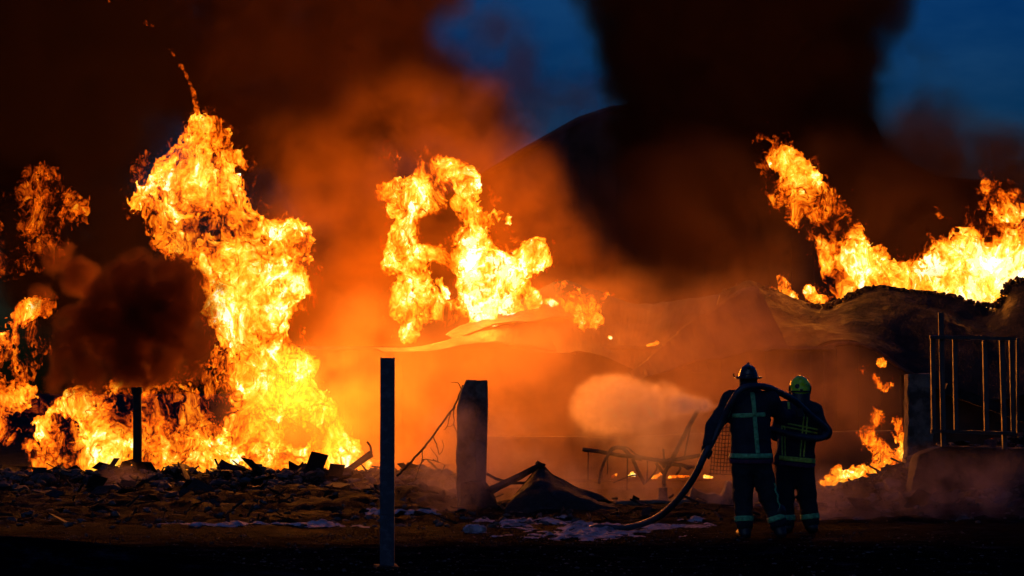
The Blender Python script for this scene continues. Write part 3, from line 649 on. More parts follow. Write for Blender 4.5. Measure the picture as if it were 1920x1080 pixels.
# domed hall far behind
hl = empty('domed_hall', P(1350, 728, 90)-Vector((0, 0, 1.6)), 'huge dark hall with a faceted curved roof behind the smoke', 'building')
prof = [(700,460),(985,284),(1085,228),(1145,208),(1240,196),(1400,188),(1560,196),(1612,216),(1636,240),(1646,268),(1650,300),(1700,312),(1760,340),(1900,352)]
v0 = [P(x, y, 90) for x, y in prof]; zb2 = -.5
def hall_part(nm, y0, y1, off, mat):
    pts = [(v0[0].x, zb2)]+[(p.x, p.z+off) for p in v0]+[(v0[-1].x, zb2)]; n = len(pts)
    vs = [(x, y0, z) for x, z in pts]+[(x, y1, z) for x, z in pts]
    fs = [tuple(range(n))[::-1], tuple(range(n, 2*n))]+[(i, (i+1) % n, n+(i+1) % n, n+i) for i in range(n)]
    return obj(nm, mesh_from(vs, fs), mat, hl)
hall_part('hall_shell', 90, 125, 0, M_HALL)
mb = MB(); mb.tube([Vector((p.x, 89.85, p.z+.06)) for p in v0], .12, 6); obj('roof_edge', mb.me(), M_HALL, hl)
rb = MB().box((0, 0, 0), (.08, .1, 11)).me('hr'); rb.materials.append(M_HALL)
for i in range(16):
    o = obj('wall_rib', rb, None, hl); o.location = Vector((v0[1].x+1+i*.82, 89.95, 4.9))

# right-hand frame, column, beam, block
cl = rough_prism([(1698,702),(1744,700),(1748,800),(1744,860),(1738,900),(1692,905),(1697,850),(1699,780)], 33.6, .34, M_CONC, 'brick_column', .016, .02, .14); tag(cl, 'charred masonry column left of the tall cage frame', 'column')
cg = empty('cage_frame', P(1820, 838, 31), 'tall blackened cage frame of upright bars at the right', 'frame')
def bar(a, b, w_, Y=31, nm='bar', par=cg, mat=M_STEELB, d=None):
    A, B = P(*a, Y), P(*b, Y); m_ = (A+B)/2; v = B-A; ln = v.length; ang = math.atan2(v.x, v.z)
    d = d or w_
    return obj(nm, MB().box(m_, (w_, d, ln), (0, ang, 0), .004).me(), mat, par)
for (x0, y0, x1, y1, w_, Y) in [(1748,632,1751,812,.055,31.05),(1764,586,1769,838,.064,31),(1790,636,1793,811,.055,31.08),(1846,639,1850,815,.058,31.06),(1878,638,1884,842,.06,31.02),(1896,632,1900,814,.056,31.1),(1908,634,1909,812,.04,31.6)]:
    bar((x0, y0), (x1, y1), w_, Y)
bar((1743,632), (1905,635), .045, 30.93, 'rail'); bar((1745,808), (1905,813), .045, 30.93, 'rail')
bm_ = bar((1772,728), (1930,786), .13, 32, 'fallen_beam', None, M_CHAR); tag(bm_, 'charred beam fallen diagonally behind the cage frame', 'beam')
blk = rough_prism([(1716,852),(1740,842),(1768,837),(1860,838),(1930,840),(1930,930),(1700,930)], 31.6, .5, M_CHAR, 'scorched_block', .025, .03, .2); tag(blk, 'dark scorched block that carries the cage frame', 'block')
sc1 = empty('scrap_heap', P(1668, 890, 32.4), 'small spiky scrap heap left of the masonry column', 'scrap')
for i, (a, b, w_) in enumerate([((1652,880),(1690,872),.05),((1655,898),(1672,875),.06),((1660,872),(1700,880),.035),((1676,900),(1690,866),.05),((1640,900),(1662,884),.04),((1690,890),(1712,868),.05)]):
    bar(a, b, w_, 32.3+.05*i, 'scrap_piece', sc1, M_CHAR)
rn = random.Random(21)
for i, (x, y, Y, r) in enumerate([(1560,930,31.8,.10),(1536,950,31.0,.08),(1610,915,32.2,.12)]):
    lump(x, y, Y, r*1.6, 30+i, ['small charred clod between the firefighters and the heap', 'lowest charred clod beside the boots of the yellow-helmeted firefighter', 'charred clod in front of the low yellow fire'][i], 1.1, .5, 'clod', 'clod', M_CHAR)

# foam and wet streaks
def foam(nm, x0, x1, y0, y1, cut, h, seed, label, step=.02, hmax=.05):
    a, b = P(x0, y1, 1), P(x1, y0, 1); Ya = G((x0+x1)/2, y1).y; Yb = G((x0+x1)/2, y0).y
    xa = P(x0, y1, Ya).x; xb = P(x1, y0, Yb).x
    gx = np.arange(xa, xb, step); gy = np.arange(Ya, Yb, step); X, Y = np.meshgrid(gx, gy, indexing='ij'); o = X*0
    n = fbm(X/.45+seed, Y/.9, o+seed, 4)+.45*fbm(X/.10, Y/.16, o+seed, 3); u = (X-xa)/(xb-xa); v = (Y-Ya)/(Yb-Ya)
    edge = np.minimum(np.minimum(u, 1-u)*4, np.minimum(v, 1-v)*2.5); m_ = n*1.4+np.minimum(edge, 1)-cut
    z = ground_z(X, Y)+np.clip(m_, -.1, 1)*hmax*(1+.9*fbm(X/.07, Y/.07, o+1, 3)); nx, ny = X.shape
    V = np.stack([X, Y, z+.004], -1).reshape(-1, 3); keep = m_ > -.03
    F = [(i*ny+j, (i+1)*ny+j, (i+1)*ny+j+1, i*ny+j+1) for i in range(nx-1) for j in range(ny-1) if keep[i, j] and keep[i+1, j] and keep[i, j+1] and keep[i+1, j+1]]
    return tag(obj(nm, mesh_from(V, F, smooth=True), M_FOAM), label, None, None, 'stuff')
foam('foam', 868, 1345, 974, 1016, .75, .05, 3, 'white extinguishing foam strip beneath the hose')
foam('foam', 250, 705, 979, 992, .62, .03, 7, 'thin foam streak across the left ground')
foam('foam', 640, 860, 958, 968, .7, .03, 9, 'thin foam smear left of the pillar foot')
lump(893, 994, 26.8, .11, 12, 'rounded foam clump at the tip of the foam strip', 1.2, .6, 'foam_clump', 'foam', M_FOAM, .25)

# ------------------------------------------------------------------ firefighters
M_COAT = surf('dark_navy_turnout_cloth', (.012, .015, .026), .85, (.022, .026, .04), 5, .5, 60, spec=.3, bdist=.006)
M_TROUS = surf('dark_trouser_cloth', (.010, .014, .020), .9, (.02, .025, .032), 6, .5, 60, spec=.25, bdist=.006)
M_BOOT = surf('black_rubber', (.010, .010, .012), .45, None, spec=.5, bump=.1)
M_GLOVE = surf('dark_glove_leather', (.02, .02, .026), .8, (.03, .03, .036), 9, .4, 50)
M_SKIN = surf('skin', (.35, .2, .14), .6, None, bump=0)
M_HELB = surf('black_helmet_shell', (.008, .008, .009), .35, (.02, .018, .018), 8, .2, 30, spec=.6)
M_HELY = surf('fluorescent_yellow_green_helmet', (.50, .85, .02), .35, (.28, .5, .02), 10, .1, 30, mix=(.45, .75), spec=.6)
M_TAPE = surf('silver_green_reflective_tape', (.20, .62, .27), .5, (.07, .24, .11), 30, .3, 90, mix=(.4, .7))
M_TAPEY = surf('yellow_reflective_tape', (.60, .80, .10), .5, (.2, .28, .04), 30, .3, 90, mix=(.4, .7))
M_BAND = surf('dark_red_hem_band', (.10, .03, .07), .8, (.05, .02, .05), 20, .2, 40)
M_HOSE = surf('wet_dark_hose_jacket', (.035, .045, .07), .5, (.015, .018, .028), 12, .6, 90, spec=.5, bdist=.006)

def hand(f, wrist, palm_dir, grip_c, grip_ax, r_grip, side=1):
    """palm plus five separate fingers curled round a bar of radius r_grip"""
    w0 = Vector(wrist); ax = Vector(grip_ax).normalized(); c = Vector(grip_c)
    u = (w0-c); u = (u-ax*u.dot(ax)).normalized(); v = ax.cross(u)*side
    knu = c+u*(r_grip+.022)+v*(-.005)
    f.cap(w0[:], (knu+u*.012)[:], .032, .036, k=.02)
    for q in (-1, 1): f.cap((knu+ax*q*.026)[:], (w0+ax*q*.012)[:], .02, .024, k=.02)
    for i in range(4):
        off = ax*((i-1.5)*.025); L_ = [.2, 1.05, 1.85, 2.6-(.25 if i in (0, 3) else 0)]; R_ = r_grip+.013; pts = []
        for t in L_: pts.append(c+off+(u*math.cos(t)+v*math.sin(t))*R_)
        for p_, q_ in zip(pts[:-1], pts[1:]): f.cap(p_[:], q_[:], .0135, .012, k=.004)
    pts = [knu-ax*.035-v*.005, c-ax*.045+(u*math.cos(-.9)+v*math.sin(-.9))*(r_grip+.016), c-ax*.03+(u*math.cos(-1.9)+v*math.sin(-1.9))*(r_grip+.015)]
    for p_, q_ in zip(pts[:-1], pts[1:]): f.cap(p_[:], q_[:], .016, .014, k=.006)

def firefighter(Y0, J, label, tape, hel, f2=False):
    """J: joints as (photo x, photo y, metres behind Y0)"""
    W = {k: P(v[0], v[1], Y0+v[2]) for k, v in J.items() if isinstance(v, tuple) and len(v) == 3}
    floor = min(gz(W[k].x, W[k].y) for k in ('lf', 'rf')); 
    root = empty('person', (W['pel'].x, Y0, gz(W['pel'].x, Y0)), label, 'person')
    allp = np.array([v[:] for v in W.values()]); lo = allp.min(0)-[.28, .34, .2]; hi = allp.max(0)+[.28, .34, .25]
    lo[2] = -.06
    def wr(f, amp, sc_, seed, zs=1.0):
        x, y, z = f.grid(); f.d = f.d+(amp*fbm(x/sc_+seed, y/sc_, z/(sc_*zs), 3, billow=True)).astype(np.float32)
    # body: one continuous figure
    B = SDF(lo, hi, .010)
    pel, che, nek, hd = W['pel'], W['che'], W['nek'], W['hd']
    B.cap(pel[:], (pel+Vector((0, 0, .10)))[:], .12, .12, k=.05, sx=1.25, sy=.9)
    B.cap((pel+Vector((0, 0, .10)))[:], che[:], .12, .15, k=.06, sx=1.2, sy=.85)
    B.cap(W['ls'][:], W['rs'][:], .062, .062, k=.06)
    B.cap(che[:], nek[:], .10, .055, k=.05); B.cap(nek[:], hd[:], .055, .06, k=.03)
    B.cap((hd+Vector((0, -.01, .01)))[:], (hd+Vector((0, .015, -.03)))[:], .088, .07, k=.03, sx=.88)
    B.cap((hd+Vector((-.004, .085, -.02)))[:], (hd+Vector((-.006, .098, -.04)))[:], .011, .016, k=.012)         # nose
    for q in (-1, 1):
        B.cap((hd+Vector((q*.078, 0, -.02)))[:], (hd+Vector((q*.082, -.004, -.045)))[:], .013, .01, k=.006)   # ears
        B.cap((hd+Vector((q*.03, .083, .0)))[:], (hd+Vector((q*.03, .083, .0)))[:], .012, .012, k=.006, cut=True)  # eye sockets
        B.cap((hd+Vector((q*.018, .078, -.068)))[:], (hd+Vector((0, .083, -.068)))[:], .007, .008, k=.004)    # lips
    for sd in 'lr':
        s_, e_, h_, hip, kn, an, ft = (W[sd+k] for k in ('s', 'e', 'h', 'hip', 'k', 'a', 'f'))
        B.cap(s_[:], e_[:], .056, .043, k=.03); B.cap(e_[:], h_[:], .043, .030, k=.02)
        B.cap(hip[:], kn[:], .088, .062, k=.05); B.cap(kn[:], an[:], .060, .045, k=.03)
        B.cap(an[:], ft[:], .045, .042, k=.03)
    hand(B, W['lh'], None, W['lg'], W['la_ax']-W['lg'], .043, 1); hand(B, W['rh'], None, W['rg'], W['ra_ax']-W['rg'], .043, -1)
    me = B.net('body')
    for m_ in (M_SKIN, M_GLOVE): me.materials.append(m_)
    co = np.zeros(len(me.vertices)*3, np.float32); me.vertices.foreach_get('co', co); co = co.reshape(-1, 3)
    vi = np.zeros(len(me.loops), np.int32); me.loops.foreach_get('vertex_index', vi); cen = co[vi.reshape(-1, 4)].mean(1)
    gl = np.zeros(len(cen), np.int32)
    for k in ('lh', 'rh'): gl |= (np.linalg.norm(cen-np.array(W[k][:]), axis=1) < .17).astype(np.int32)
    for k in ('lg', 'rg'): gl |= (np.linalg.norm(cen-np.array(W[k][:]), axis=1) < .12).astype(np.int32)
    me.polygons.foreach_set('material_index', gl); obj('body', me, None, root)
    # trousers
    T = SDF((lo[0], lo[1], lo[2]), (hi[0], hi[1], pel.z+.2), .010)
    T.cap(pel[:], (pel+Vector((0, 0, .1)))[:], .15, .15, k=.06, sx=1.2, sy=.9)
    for sd in 'lr':
        hip, kn, an = W[sd+'hip'], W[sd+'k'], W[sd+'a']
        T.cap(hip[:], kn[:], .118, .098, k=.05); cuff = kn+(an-kn)*.88
        T.cap(kn[:], cuff[:], .096, .092, k=.04)
    wr(T, .014, .13, 2, .7)
    obj('trousers', T.net('trousers'), M_TROUS, root)
    tapes = []
    for sd in 'lr':
        kn, an = W[sd+'k'], W[sd+'a']; dn = (an-kn).normalized(); p0 = kn+(an-kn)*.74
        x, y, z = T.grid(); sl = (x-p0.x)*dn.x+(y-p0.y)*dn.y+(z-p0.z)*dn.z
        D = np.maximum(np.maximum(T.d-.009, -(T.d+.012)), np.abs(sl)-.030); D = np.maximum(D, np.sqrt((x-p0.x)**2+(y-p0.y)**2)-.17)
        m_ = T.net('leg_tape', D=D.astype(np.float32))
        if m_: obj('leg_tape', m_, M_TAPE if not f2 else M_TAPE, root)
        # boots
        ft = W[sd+'f']; g0 = gz(ft.x, ft.y)
        Bt = SDF((ft.x-.25, ft.y-.35, g0-.06), (ft.x+.25, ft.y+.35, an.z+.30), .011)
        Bt.cap((an+Vector((0, 0, .16)))[:], (an+Vector((0, 0, -.02)))[:], .078, .068, k=.03)
        heel = Vector((ft.x, an.y-.03, g0+.045)); toe = Vector((ft.x+(.03 if sd == 'r' else -.03), an.y+.17, g0+.045))
        Bt.cap(an[:], heel[:], .068, .058, k=.03); Bt.cap(heel[:], toe[:], .050, .052, k=.03)
        x, y, z = Bt.grid(); Bt.d = np.maximum(Bt.d, (g0-z).astype(np.float32))
        obj('boot', Bt.net('boot'), M_BOOT, root)
    # coat
    Cc = SDF((lo[0], lo[1], pel.z-.12), (hi[0], hi[1], nek.z+.14), .0085)
    hem = pel+Vector((0, 0, -.01))
    Cc.cap(hem[:], (hem+Vector((0, 0, .02)))[:], .168, .168, k=.05, sx=1.22, sy=.9)
    Cc.cap((hem+Vector((0, 0, .02)))[:], che[:], .168, .182, k=.07, sx=1.20, sy=.92)
    Cc.cap(W['ls'][:], W['rs'][:], .092, .092, k=.09); Cc.cap((che+Vector((0, -.03, .05)))[:], (nek+Vector((0, 0, -.03)))[:], .13, .10, k=.06)
    Cc.cap((nek+Vector((0, 0, -.03)))[:], (nek+Vector((0, .005, .045)))[:], .095, .092, k=.03)
    for sd in 'lr':
        s_, e_, h_ = W[sd+'s'], W[sd+'e'], W[sd+'h']
        Cc.cap(s_[:], e_[:], .092, .078, k=.06); Cc.cap(e_[:], (e_+(h_-e_)*.88)[:], .076, .058, k=.04)
    x, y, z = Cc.grid(); armd = np.minimum(0, 0)
    Cc.d = Cc.d+(.012*fbm(x/.14+5, y/.14, z/.10, 3, billow=True)).astype(np.float32)
    hz = hem.z-.03+(x-pel.x)*J.get('tilt', 0)
    cutm = (np.abs(x-pel.x) < .30)
    Cc.d = np.where(cutm, np.maximum(Cc.d, hz-z), Cc.d).astype(np.float32)
    me = Cc.net('coat'); obj('coat', me, M_COAT, root)
    shell = np.maximum(Cc.d-.008, -(Cc.d+.012))
    def strip(D, m_, nm):
        q = Cc.net(nm, D=np.maximum(shell, D).astype(np.float32))
        if q: obj(nm, q, m_, root)
    tor = np.abs(x-che.x)-.235                                    # stays off the sleeves
    tl = J.get('tilt', 0); back = y-(che.y+.25)
    hb = hem.z+.055
    strip(np.maximum(np.abs(z-(hb+(x-pel.x)*tl))-.026, tor)+0*y, tape, 'hem_tape')
    strip(np.maximum(np.abs(z-(hb-.062+(x-pel.x)*tl))-.024, tor)+0*y, M_BAND, 'hem_band')
    xm = J['vx']; zt = P(0, J['hy'][0], Y0).z; tl2 = J['hy'][1]
    vx0, vx1 = P(xm[0], 760, Y0-.15).x, P(xm[1], 840, Y0-.15).x; zA, zB = P(0, 760, Y0).z, P(0, 840, Y0).z
    xc = vx0+(vx1-vx0)*(z-zA)/(zB-zA)
    ztop = P(0, J['vt'], Y0).z
    onback = y-(che.y-.0)
    if f2:
        for off in (-.021, .021):
            strip(np.maximum(np.maximum(np.abs(x-xc-off)-.010, np.maximum(z-ztop, (hb+.026)-z)), onback), tape, 'back_tape')
            strip(np.maximum(np.maximum(np.abs(z-(zt+(x-che.x)*tl2)-off)-.010, np.abs(x-che.x)-.20), onback), tape, 'back_tape')
            xl = che.x-.185; strip(np.maximum(np.maximum(np.abs(x-xl-off*.7)-.008, np.maximum(z-zt-.03, (hb+.026)-z)), onback), tape, 'back_tape')
        strip(np.maximum(np.maximum(np.abs(x-(W['ls'].x+.03))-.014, np.abs(z-W['ls'].z-.03)-.07), onback), tape, 'shoulder_tape')
    else:
        strip(np.maximum(np.maximum(np.abs(x-xc)-.024, np.maximum(z-ztop, (hb+.026)-z)), onback), tape, 'back_tape')
        strip(np.maximum(np.maximum(np.abs(z-(zt+(x-che.x)*tl2))-.024, np.maximum(-.20-(x-che.x), (x-che.x)-.155)), onback), tape, 'back_tape')
        strip(np.maximum(np.maximum(np.abs(x-(W['ls'].x+.02-(W['ls'].z-z)*.35))-.012, np.abs(z-W['ls'].z+.06)-.13), onback), tape, 'sleeve_tape')
        # wavy reflective stripe down the outer side of the right leg
        x, y, z = T.grid(); rk, ra = W['rk'], W['ra']; t0 = P(0, 905, Y0).z; t1 = P(0, 968, Y0).z
        xs = rk.x+.055+(t0-z)*.22
        D = np.maximum(np.maximum(np.maximum(T.d-.008, -(T.d+.010)), np.abs(x-xs-.008*np.sin(z*60))-.012), np.maximum(np.maximum(z-t0, t1-z), y-rk.y))
        m_ = T.net('side_tape', D=D.astype(np.float32))
        if m_: obj('side_tape', m_, M_TAPE, root)
    # helmet
    H = SDF((hd.x-.25, hd.y-.30, hd.z-.16), (hd.x+.25, hd.y+.25, hd.z+.26), .007)
    c0 = hd+Vector((0, 0, .035))
    if not f2:
        H.cap(c0[:], (c0+Vector((0, 0, .01)))[:], .108, .100, k=.02, sx=.98, sy=1.18)
        H.cap((c0+Vector((0, -.10, .085)))[:], (c0+Vector((0, .10, .10)))[:], .016, .022, k=.03)     # comb
        H.cap((c0+Vector((.012, .07, .11)))[:], (c0+Vector((.012, .09, .125)))[:], .010, .014, k=.02)
        x, y, z = H.grid(); rr = np.sqrt(((x-c0.x)/1.0)**2+((y-c0.y+.01)/1.2)**2)
        brim = np.maximum(rr-.150, np.abs(z-(c0.z-.022-.10*np.clip(rr-.09, 0, 1)+.25*(y-c0.y)*.2))-.009)
        H.d = np.minimum(np.maximum(H.d, (c0.z-.045)-z), brim).astype(np.float32)
        obj('helmet', H.net('helmet'), hel, root)
        pts = [c0+Vector((-.15, -.02, -.02)), c0+Vector((-.165, -.03, .0)), c0+Vector((-.155, -.04, .015))]
        obj('visor_bracket', MB().tube(pts, .008, 6).me(smooth=True), M_HELB, root)
        nk = SDF((hd.x-.2, hd.y-.2, nek.z-.05), (hd.x+.2, hd.y+.2, hd.z+.03), .008); nk.cap((nek+Vector((0, -.005, 0)))[:], (hd+Vector((0, -.015, -.01)))[:], .092, .098, k=.02)
        obj('neck_cover', nk.net('n'), M_COAT, root)
    else:
        H.cap(c0[:], (c0+Vector((0, -.01, -.03)))[:], .118, .112, k=.03, sx=.98, sy=1.15)
        H.cap((c0+Vector((0, -.10, .06)))[:], (c0+Vector((0, .08, .098)))[:], .022, .030, k=.05)
        x, y, z = H.grid(); H.d = (np.maximum(H.d, (c0.z-.085)-z)).astype(np.float32)
        H.d = H.d+(.004*np.cos((x-c0.x)*110)*(z > c0.z-.05)).astype(np.float32)*0
        obj('helmet', H.net('helmet'), hel, root)
        sh = np.maximum(H.d-.007, -(H.d+.006))
        for D, nm, m_ in [(np.maximum(np.abs(z-(c0.z-.052))-.010, 0*x+y-c0.y-.2), 'helmet_rim', M_HELB), (np.maximum(np.maximum(np.abs(x-c0.x)-.016, np.abs(z-(c0.z-.035))-.014), y-c0.y), 'rear_buckle', M_HELB),
                          (np.maximum(np.hypot(x-c0.x+.045, z-c0.z-.005)-.026, y-c0.y), 'helmet_patch', M_HELB), (np.maximum(np.hypot(x-c0.x-.055, z-c0.z-.02)-.016, y-c0.y), 'helmet_patch', M_TAPEY)]:
            q = H.net(nm, D=np.maximum(sh, D).astype(np.float32))
            if q: obj(nm, q, m_, root)
        for q in (-1, 1):
            e = SDF((hd.x-.2, hd.y-.15, hd.z-.15), (hd.x+.2, hd.y+.15, hd.z+.12), .008); e.cap((hd+Vector((q*.112, .0, .025)))[:], (hd+Vector((q*.108, .01, -.03)))[:], .026, .024, k=.01, sx=.7)
            obj('ear_guard', e.net('e'), M_HELB, root)
        nk = SDF((hd.x-.22, hd.y-.22, nek.z-.08), (hd.x+.22, hd.y+.2, hd.z+.0), .008); nk.cap((nek+Vector((0, -.005, -.02)))[:], (hd+Vector((0, -.02, -.06)))[:], .11, .108, k=.02)
        obj('neck_cover', nk.net('n'), M_BOOT, root)
    return root, W
HOSE_PTS = [(1362,768,26.55),(1400,790,26.62),(1470,812,26.6),(1532,822,26.65),(1549,812,26.75),(1545,800,26.72),(1520,779,26.60),(1492,753,26.40),(1466,738,26.2),(1440,727,25.95),(1415,724,25.78),(1390,730,25.74),(1373,752,25.78),(1355,788,25.90),(1336,826,25.90),(1323,849,25.86),(1308,882,25.9),(1290,912,26.05),(1264,944,26.25),(1232,970,26.6),(1192,986,26.95),(1150,993,27.15),(1108,995,27.2),(1060,995,27.3)]
F1 = dict(pel=(1409,862,0), che=(1406,768,0), nek=(1404,728,.0), hd=(1403,709,.03), ls=(1371,750,0), rs=(1443,751,0),
    le=(1338,800,-.02), lh=(1327,836,-.10), lg=(1323,849,-.14), la_ax=(1308,882,-.10), re=(1466,782,.18), rh=(1484,778,.38), rg=(1496,775,.42), ra_ax=(1500,790,.42),
    lhip=(1392,868,0), rhip=(1425,868,0), lk=(1393,930,.02), rk=(1441,930,.03), la=(1396,988,-.02), ra=(1460,986,.0), lf=(1396,1000,.03), rf=(1462,1000,.08),
    vx=(1413,1420), vt=735, hy=(778, .04), tilt=.0)
F2 = dict(pel=(1489,868,0), che=(1498,790,0), nek=(1500,752,0), hd=(1500,731,.03), ls=(1472,770,0), rs=(1524,772,0),
    le=(1458,812,.15), lh=(1478,808,.33), lg=(1482,814,.36), la_ax=(1505,818,.36), re=(1545,811,-.02), rh=(1524,818,.22), rg=(1515,820,.25), ra_ax=(1480,814,.25),
    lhip=(1475,872,0), rhip=(1506,872,0), lk=(1470,930,.02), rk=(1513,930,.02), la=(1474,985,0), ra=(1520,982,0), lf=(1474,994,.05), rf=(1522,992,.05),
    vx=(1512,1505), vt=768, hy=(802, -.20), tilt=-.10)
firefighter(26.0, F1, 'firefighter in a black brimmed helmet seen from behind, hose over the shoulders', M_TAPE, M_HELB)
firefighter(26.9, F2, 'firefighter in a yellow-green helmet seen from behind, hose under the arm', M_TAPEY, M_HELY, True)
hr = empty('fire_hose', P(1190, 988, 26.9), 'dark fire hose looped over both firefighters and trailing on the ground', 'hose')
q = spline(HOSE_PTS, 8); pts = []
for a_ in q:
    p_ = P(*a_); p_.z = max(p_.z, gz(p_.x, p_.y)+.038)
    if a_[0] < 1120 and a_[1] > 980: p_.z -= (1120-a_[0])/60*.12            # the end runs in under the foam
    pts.append(p_)
obj('hose_line', MB().tube(pts, .037, 14).me(smooth=True), M_HOSE, hr)
nz = [P(1368, 766, 26.56), P(1358, 764, 26.58), P(1349, 762, 26.6)]
obj('nozzle', MB().tube(nz, [.04, .032, .026], 12).me(smooth=True), M_BOOT, hr)
# ------------------------------------------------------------------ smoke
def smoke_material(name, dens, color, aniso=.2, scale=.5, contrast=2.0, hom=False, step=1.0, absorb=(.14, .02, .0), lo=.35, hi=.65):
    m, nt = newmat(name); N = NT(nt)
    v = N.n('ShaderNodeVolumePrincipled', {'Color': (*color, 1), 'Anisotropy': aniso, 'Density': dens})
    if absorb: v.inputs['Absorption Color'].default_value = (*absorb, 1)
    if True:
        tc = N.n('ShaderNodeTexCoord').outputs['Object']
        n = N.noise(tc, scale*1.7, 4, .66, dist=.35)
        d = N.maprange(n, lo, hi, 0, dens, smooth=True)
        ga = N.n('ShaderNodeAttribute', attribute_name='density').outputs['Fac']
        nt.links.new(N.math('MULTIPLY', d, ga), v.inputs['Density']); v.inputs['Density Attribute'].default_value = ''
    N.n('ShaderNodeOutputMaterial', {'Volume': v.outputs[0]})
    m.cycles.volume_step_rate = step*2; m.cycles.homogeneous_volume = False
    return m
def make_smoke(blobs, h, amp, nsc, seed=0, name='smoke', k=1.0, octv=4, thick=1.0):
    pts = [(P(x, y, Y), r/PM(Y)) for (x, y, r, Y) in blobs]
    a = np.array([p for p, r in pts]); mr = max(r for p, r in pts)*max(1, thick)+amp+2*h
    f = SDF(a.min(0)-mr, a.max(0)+mr, h)
    for p, r in pts: f.cap(p[:], p[:], r, r, k=k, sy=thick)
    I = np.nonzero(np.abs(f.d) < amp*2+h*2); X, Yg, Z = f.ax[0][I[0]], f.ax[1][I[1]], f.ax[2][I[2]]
    f.d[I] += (amp*fbm(X/nsc+seed, Yg/nsc, Z/nsc, octv, billow=True, gain=.55)).astype(np.float32)
    return f.net(name)
def volumise(o, mat, vox, band):
    """turn the closed smoke hull into a gas whose density fades towards its skin"""
    g = bpy.data.node_groups.new('gas', 'GeometryNodeTree')
    g.interface.new_socket('Geometry', in_out='INPUT', socket_type='NodeSocketGeometry'); g.interface.new_socket('Geometry', in_out='OUTPUT', socket_type='NodeSocketGeometry')
    i = g.nodes.new('NodeGroupInput'); q = g.nodes.new('NodeGroupOutput'); mv = g.nodes.new('GeometryNodeMeshToVolume'); sm = g.nodes.new('GeometryNodeSetMaterial')
    mv.resolution_mode = 'VOXEL_SIZE'; mv.inputs['Density'].default_value = 1; mv.inputs['Voxel Size'].default_value = vox; mv.inputs['Interior Band Width'].default_value = band
    sm.inputs['Material'].default_value = mat
    g.links.new(i.outputs[0], mv.inputs['Mesh']); g.links.new(mv.outputs[0], sm.inputs[0]); g.links.new(sm.outputs[0], q.inputs[0])
    md = o.modifiers.new('gas', 'NODES'); md.node_group = g
def smoke(nm, blobs, h, amp, nsc, mat, label, seed=0, **k):
    band = k.pop('band', 1.0); vox = k.pop('vox', h)
    o = obj(nm, make_smoke(blobs, h, amp, nsc, seed, **k), mat); volumise(o, mat, vox, band)
    return tag(o, label, None, None, 'stuff')

S_BLACK = smoke_material('black_smoke', 2.2, (.07, .04, .022), .1, .35, step=3, lo=.3, hi=.6)
S_BLACKR = smoke_material('black_smoke_thin', 1.4, (.05, .032, .024), .1, .35, step=3, lo=.3, hi=.6)
S_DENSE = smoke_material('dense_billow', 7, (.085, .04, .02), 0, 1.6, step=2, absorb=(.03, .004, 0), lo=.25, hi=.6)
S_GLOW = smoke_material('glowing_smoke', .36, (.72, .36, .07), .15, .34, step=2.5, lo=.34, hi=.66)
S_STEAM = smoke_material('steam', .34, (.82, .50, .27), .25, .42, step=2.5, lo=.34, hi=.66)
S_LOWST = smoke_material('low_mist', .7, (.85, .7, .7), .25, 1.1, step=2.5, lo=.36, hi=.70)
S_SPRAY = smoke_material('water_spray', 2.6, (.99, .84, .82), .72, 4.5, step=1.5, lo=.25, hi=.75)
S_SPRAY2 = smoke_material('falling_spray_mist', .8, (.95, .9, .92), .55, 1.6, step=2.0, lo=.25, hi=.75)
S_PITCH = smoke_material('pitch_black_smoke', 2.2, (.022, .016, .013), .1, .35, step=3, lo=.25, hi=.55)
smoke('smoke', [(40,60,210,57),(200,40,150,57),(120,240,150,57),(20,330,110,56),(90,470,100,55),(200,450,90,55),(260,160,90,57),(-30,180,200,57)],
      .25, .8, 1.6, S_PITCH, 'pitch black smoke in the upper left corner', seed=22, thick=1.2, band=.4, octv=6)
smoke('smoke', [(330,20,130,59),(450,10,150,60),(600,20,150,60),(745,20,85,62),(815,-30,35,62),(440,150,110,60),(560,180,130,60),(700,170,100,62),(810,190,70,62),(880,235,48,62),(925,255,30,62)],
      .25, 1.1, 1.1, S_BLACK, 'dark smoke bank faintly lit brown above the two left blazes', seed=2, thick=1.2, band=.4, octv=6)
smoke('smoke', [(1190,-50,95,72),(1300,0,170,72),(1450,-20,170,72),(1580,-20,110,72),(1265,90,95,72),(1360,140,150,72),(1480,150,130,72),(1550,160,75,72),(1640,-50,60,72),(1420,260,150,72),(1270,250,110,72),(1590,300,80,72)],
      .25, 1.15, 1.1, S_PITCH, 'black smoke column rising over the domed hall', seed=3, thick=1.2, band=.4, octv=6)
smoke('smoke', [(420,330,130,63),(560,380,140,63),(700,420,130,63),(640,260,120,63),(820,330,110,64),(500,540,130,62),(700,560,130,62),(300,480,130,62),(150,560,130,62),(860,470,110,63)],
      .3, .8, 1.6, S_BLACKR, 'dark smoke wall far behind the two left blazes', seed=23, thick=.8, band=.8)
smoke('smoke', [(1230,420,120,66),(1350,440,130,65),(1300,330,80,66),(1450,480,90,64),(1640,400,100,66),(1560,330,80,66)],
      .3, .9, 1.8, S_BLACKR, 'thin brown-black smoke drifting in front of the domed hall', seed=13, thick=1, band=1.2)
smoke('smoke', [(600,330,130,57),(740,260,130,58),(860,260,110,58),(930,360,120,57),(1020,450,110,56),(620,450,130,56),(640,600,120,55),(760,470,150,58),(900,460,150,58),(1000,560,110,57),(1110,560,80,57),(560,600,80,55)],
      .25, .8, 1.6, S_GLOW, 'glowing brown smoke around the ring-shaped blaze', seed=4, thick=1.0)
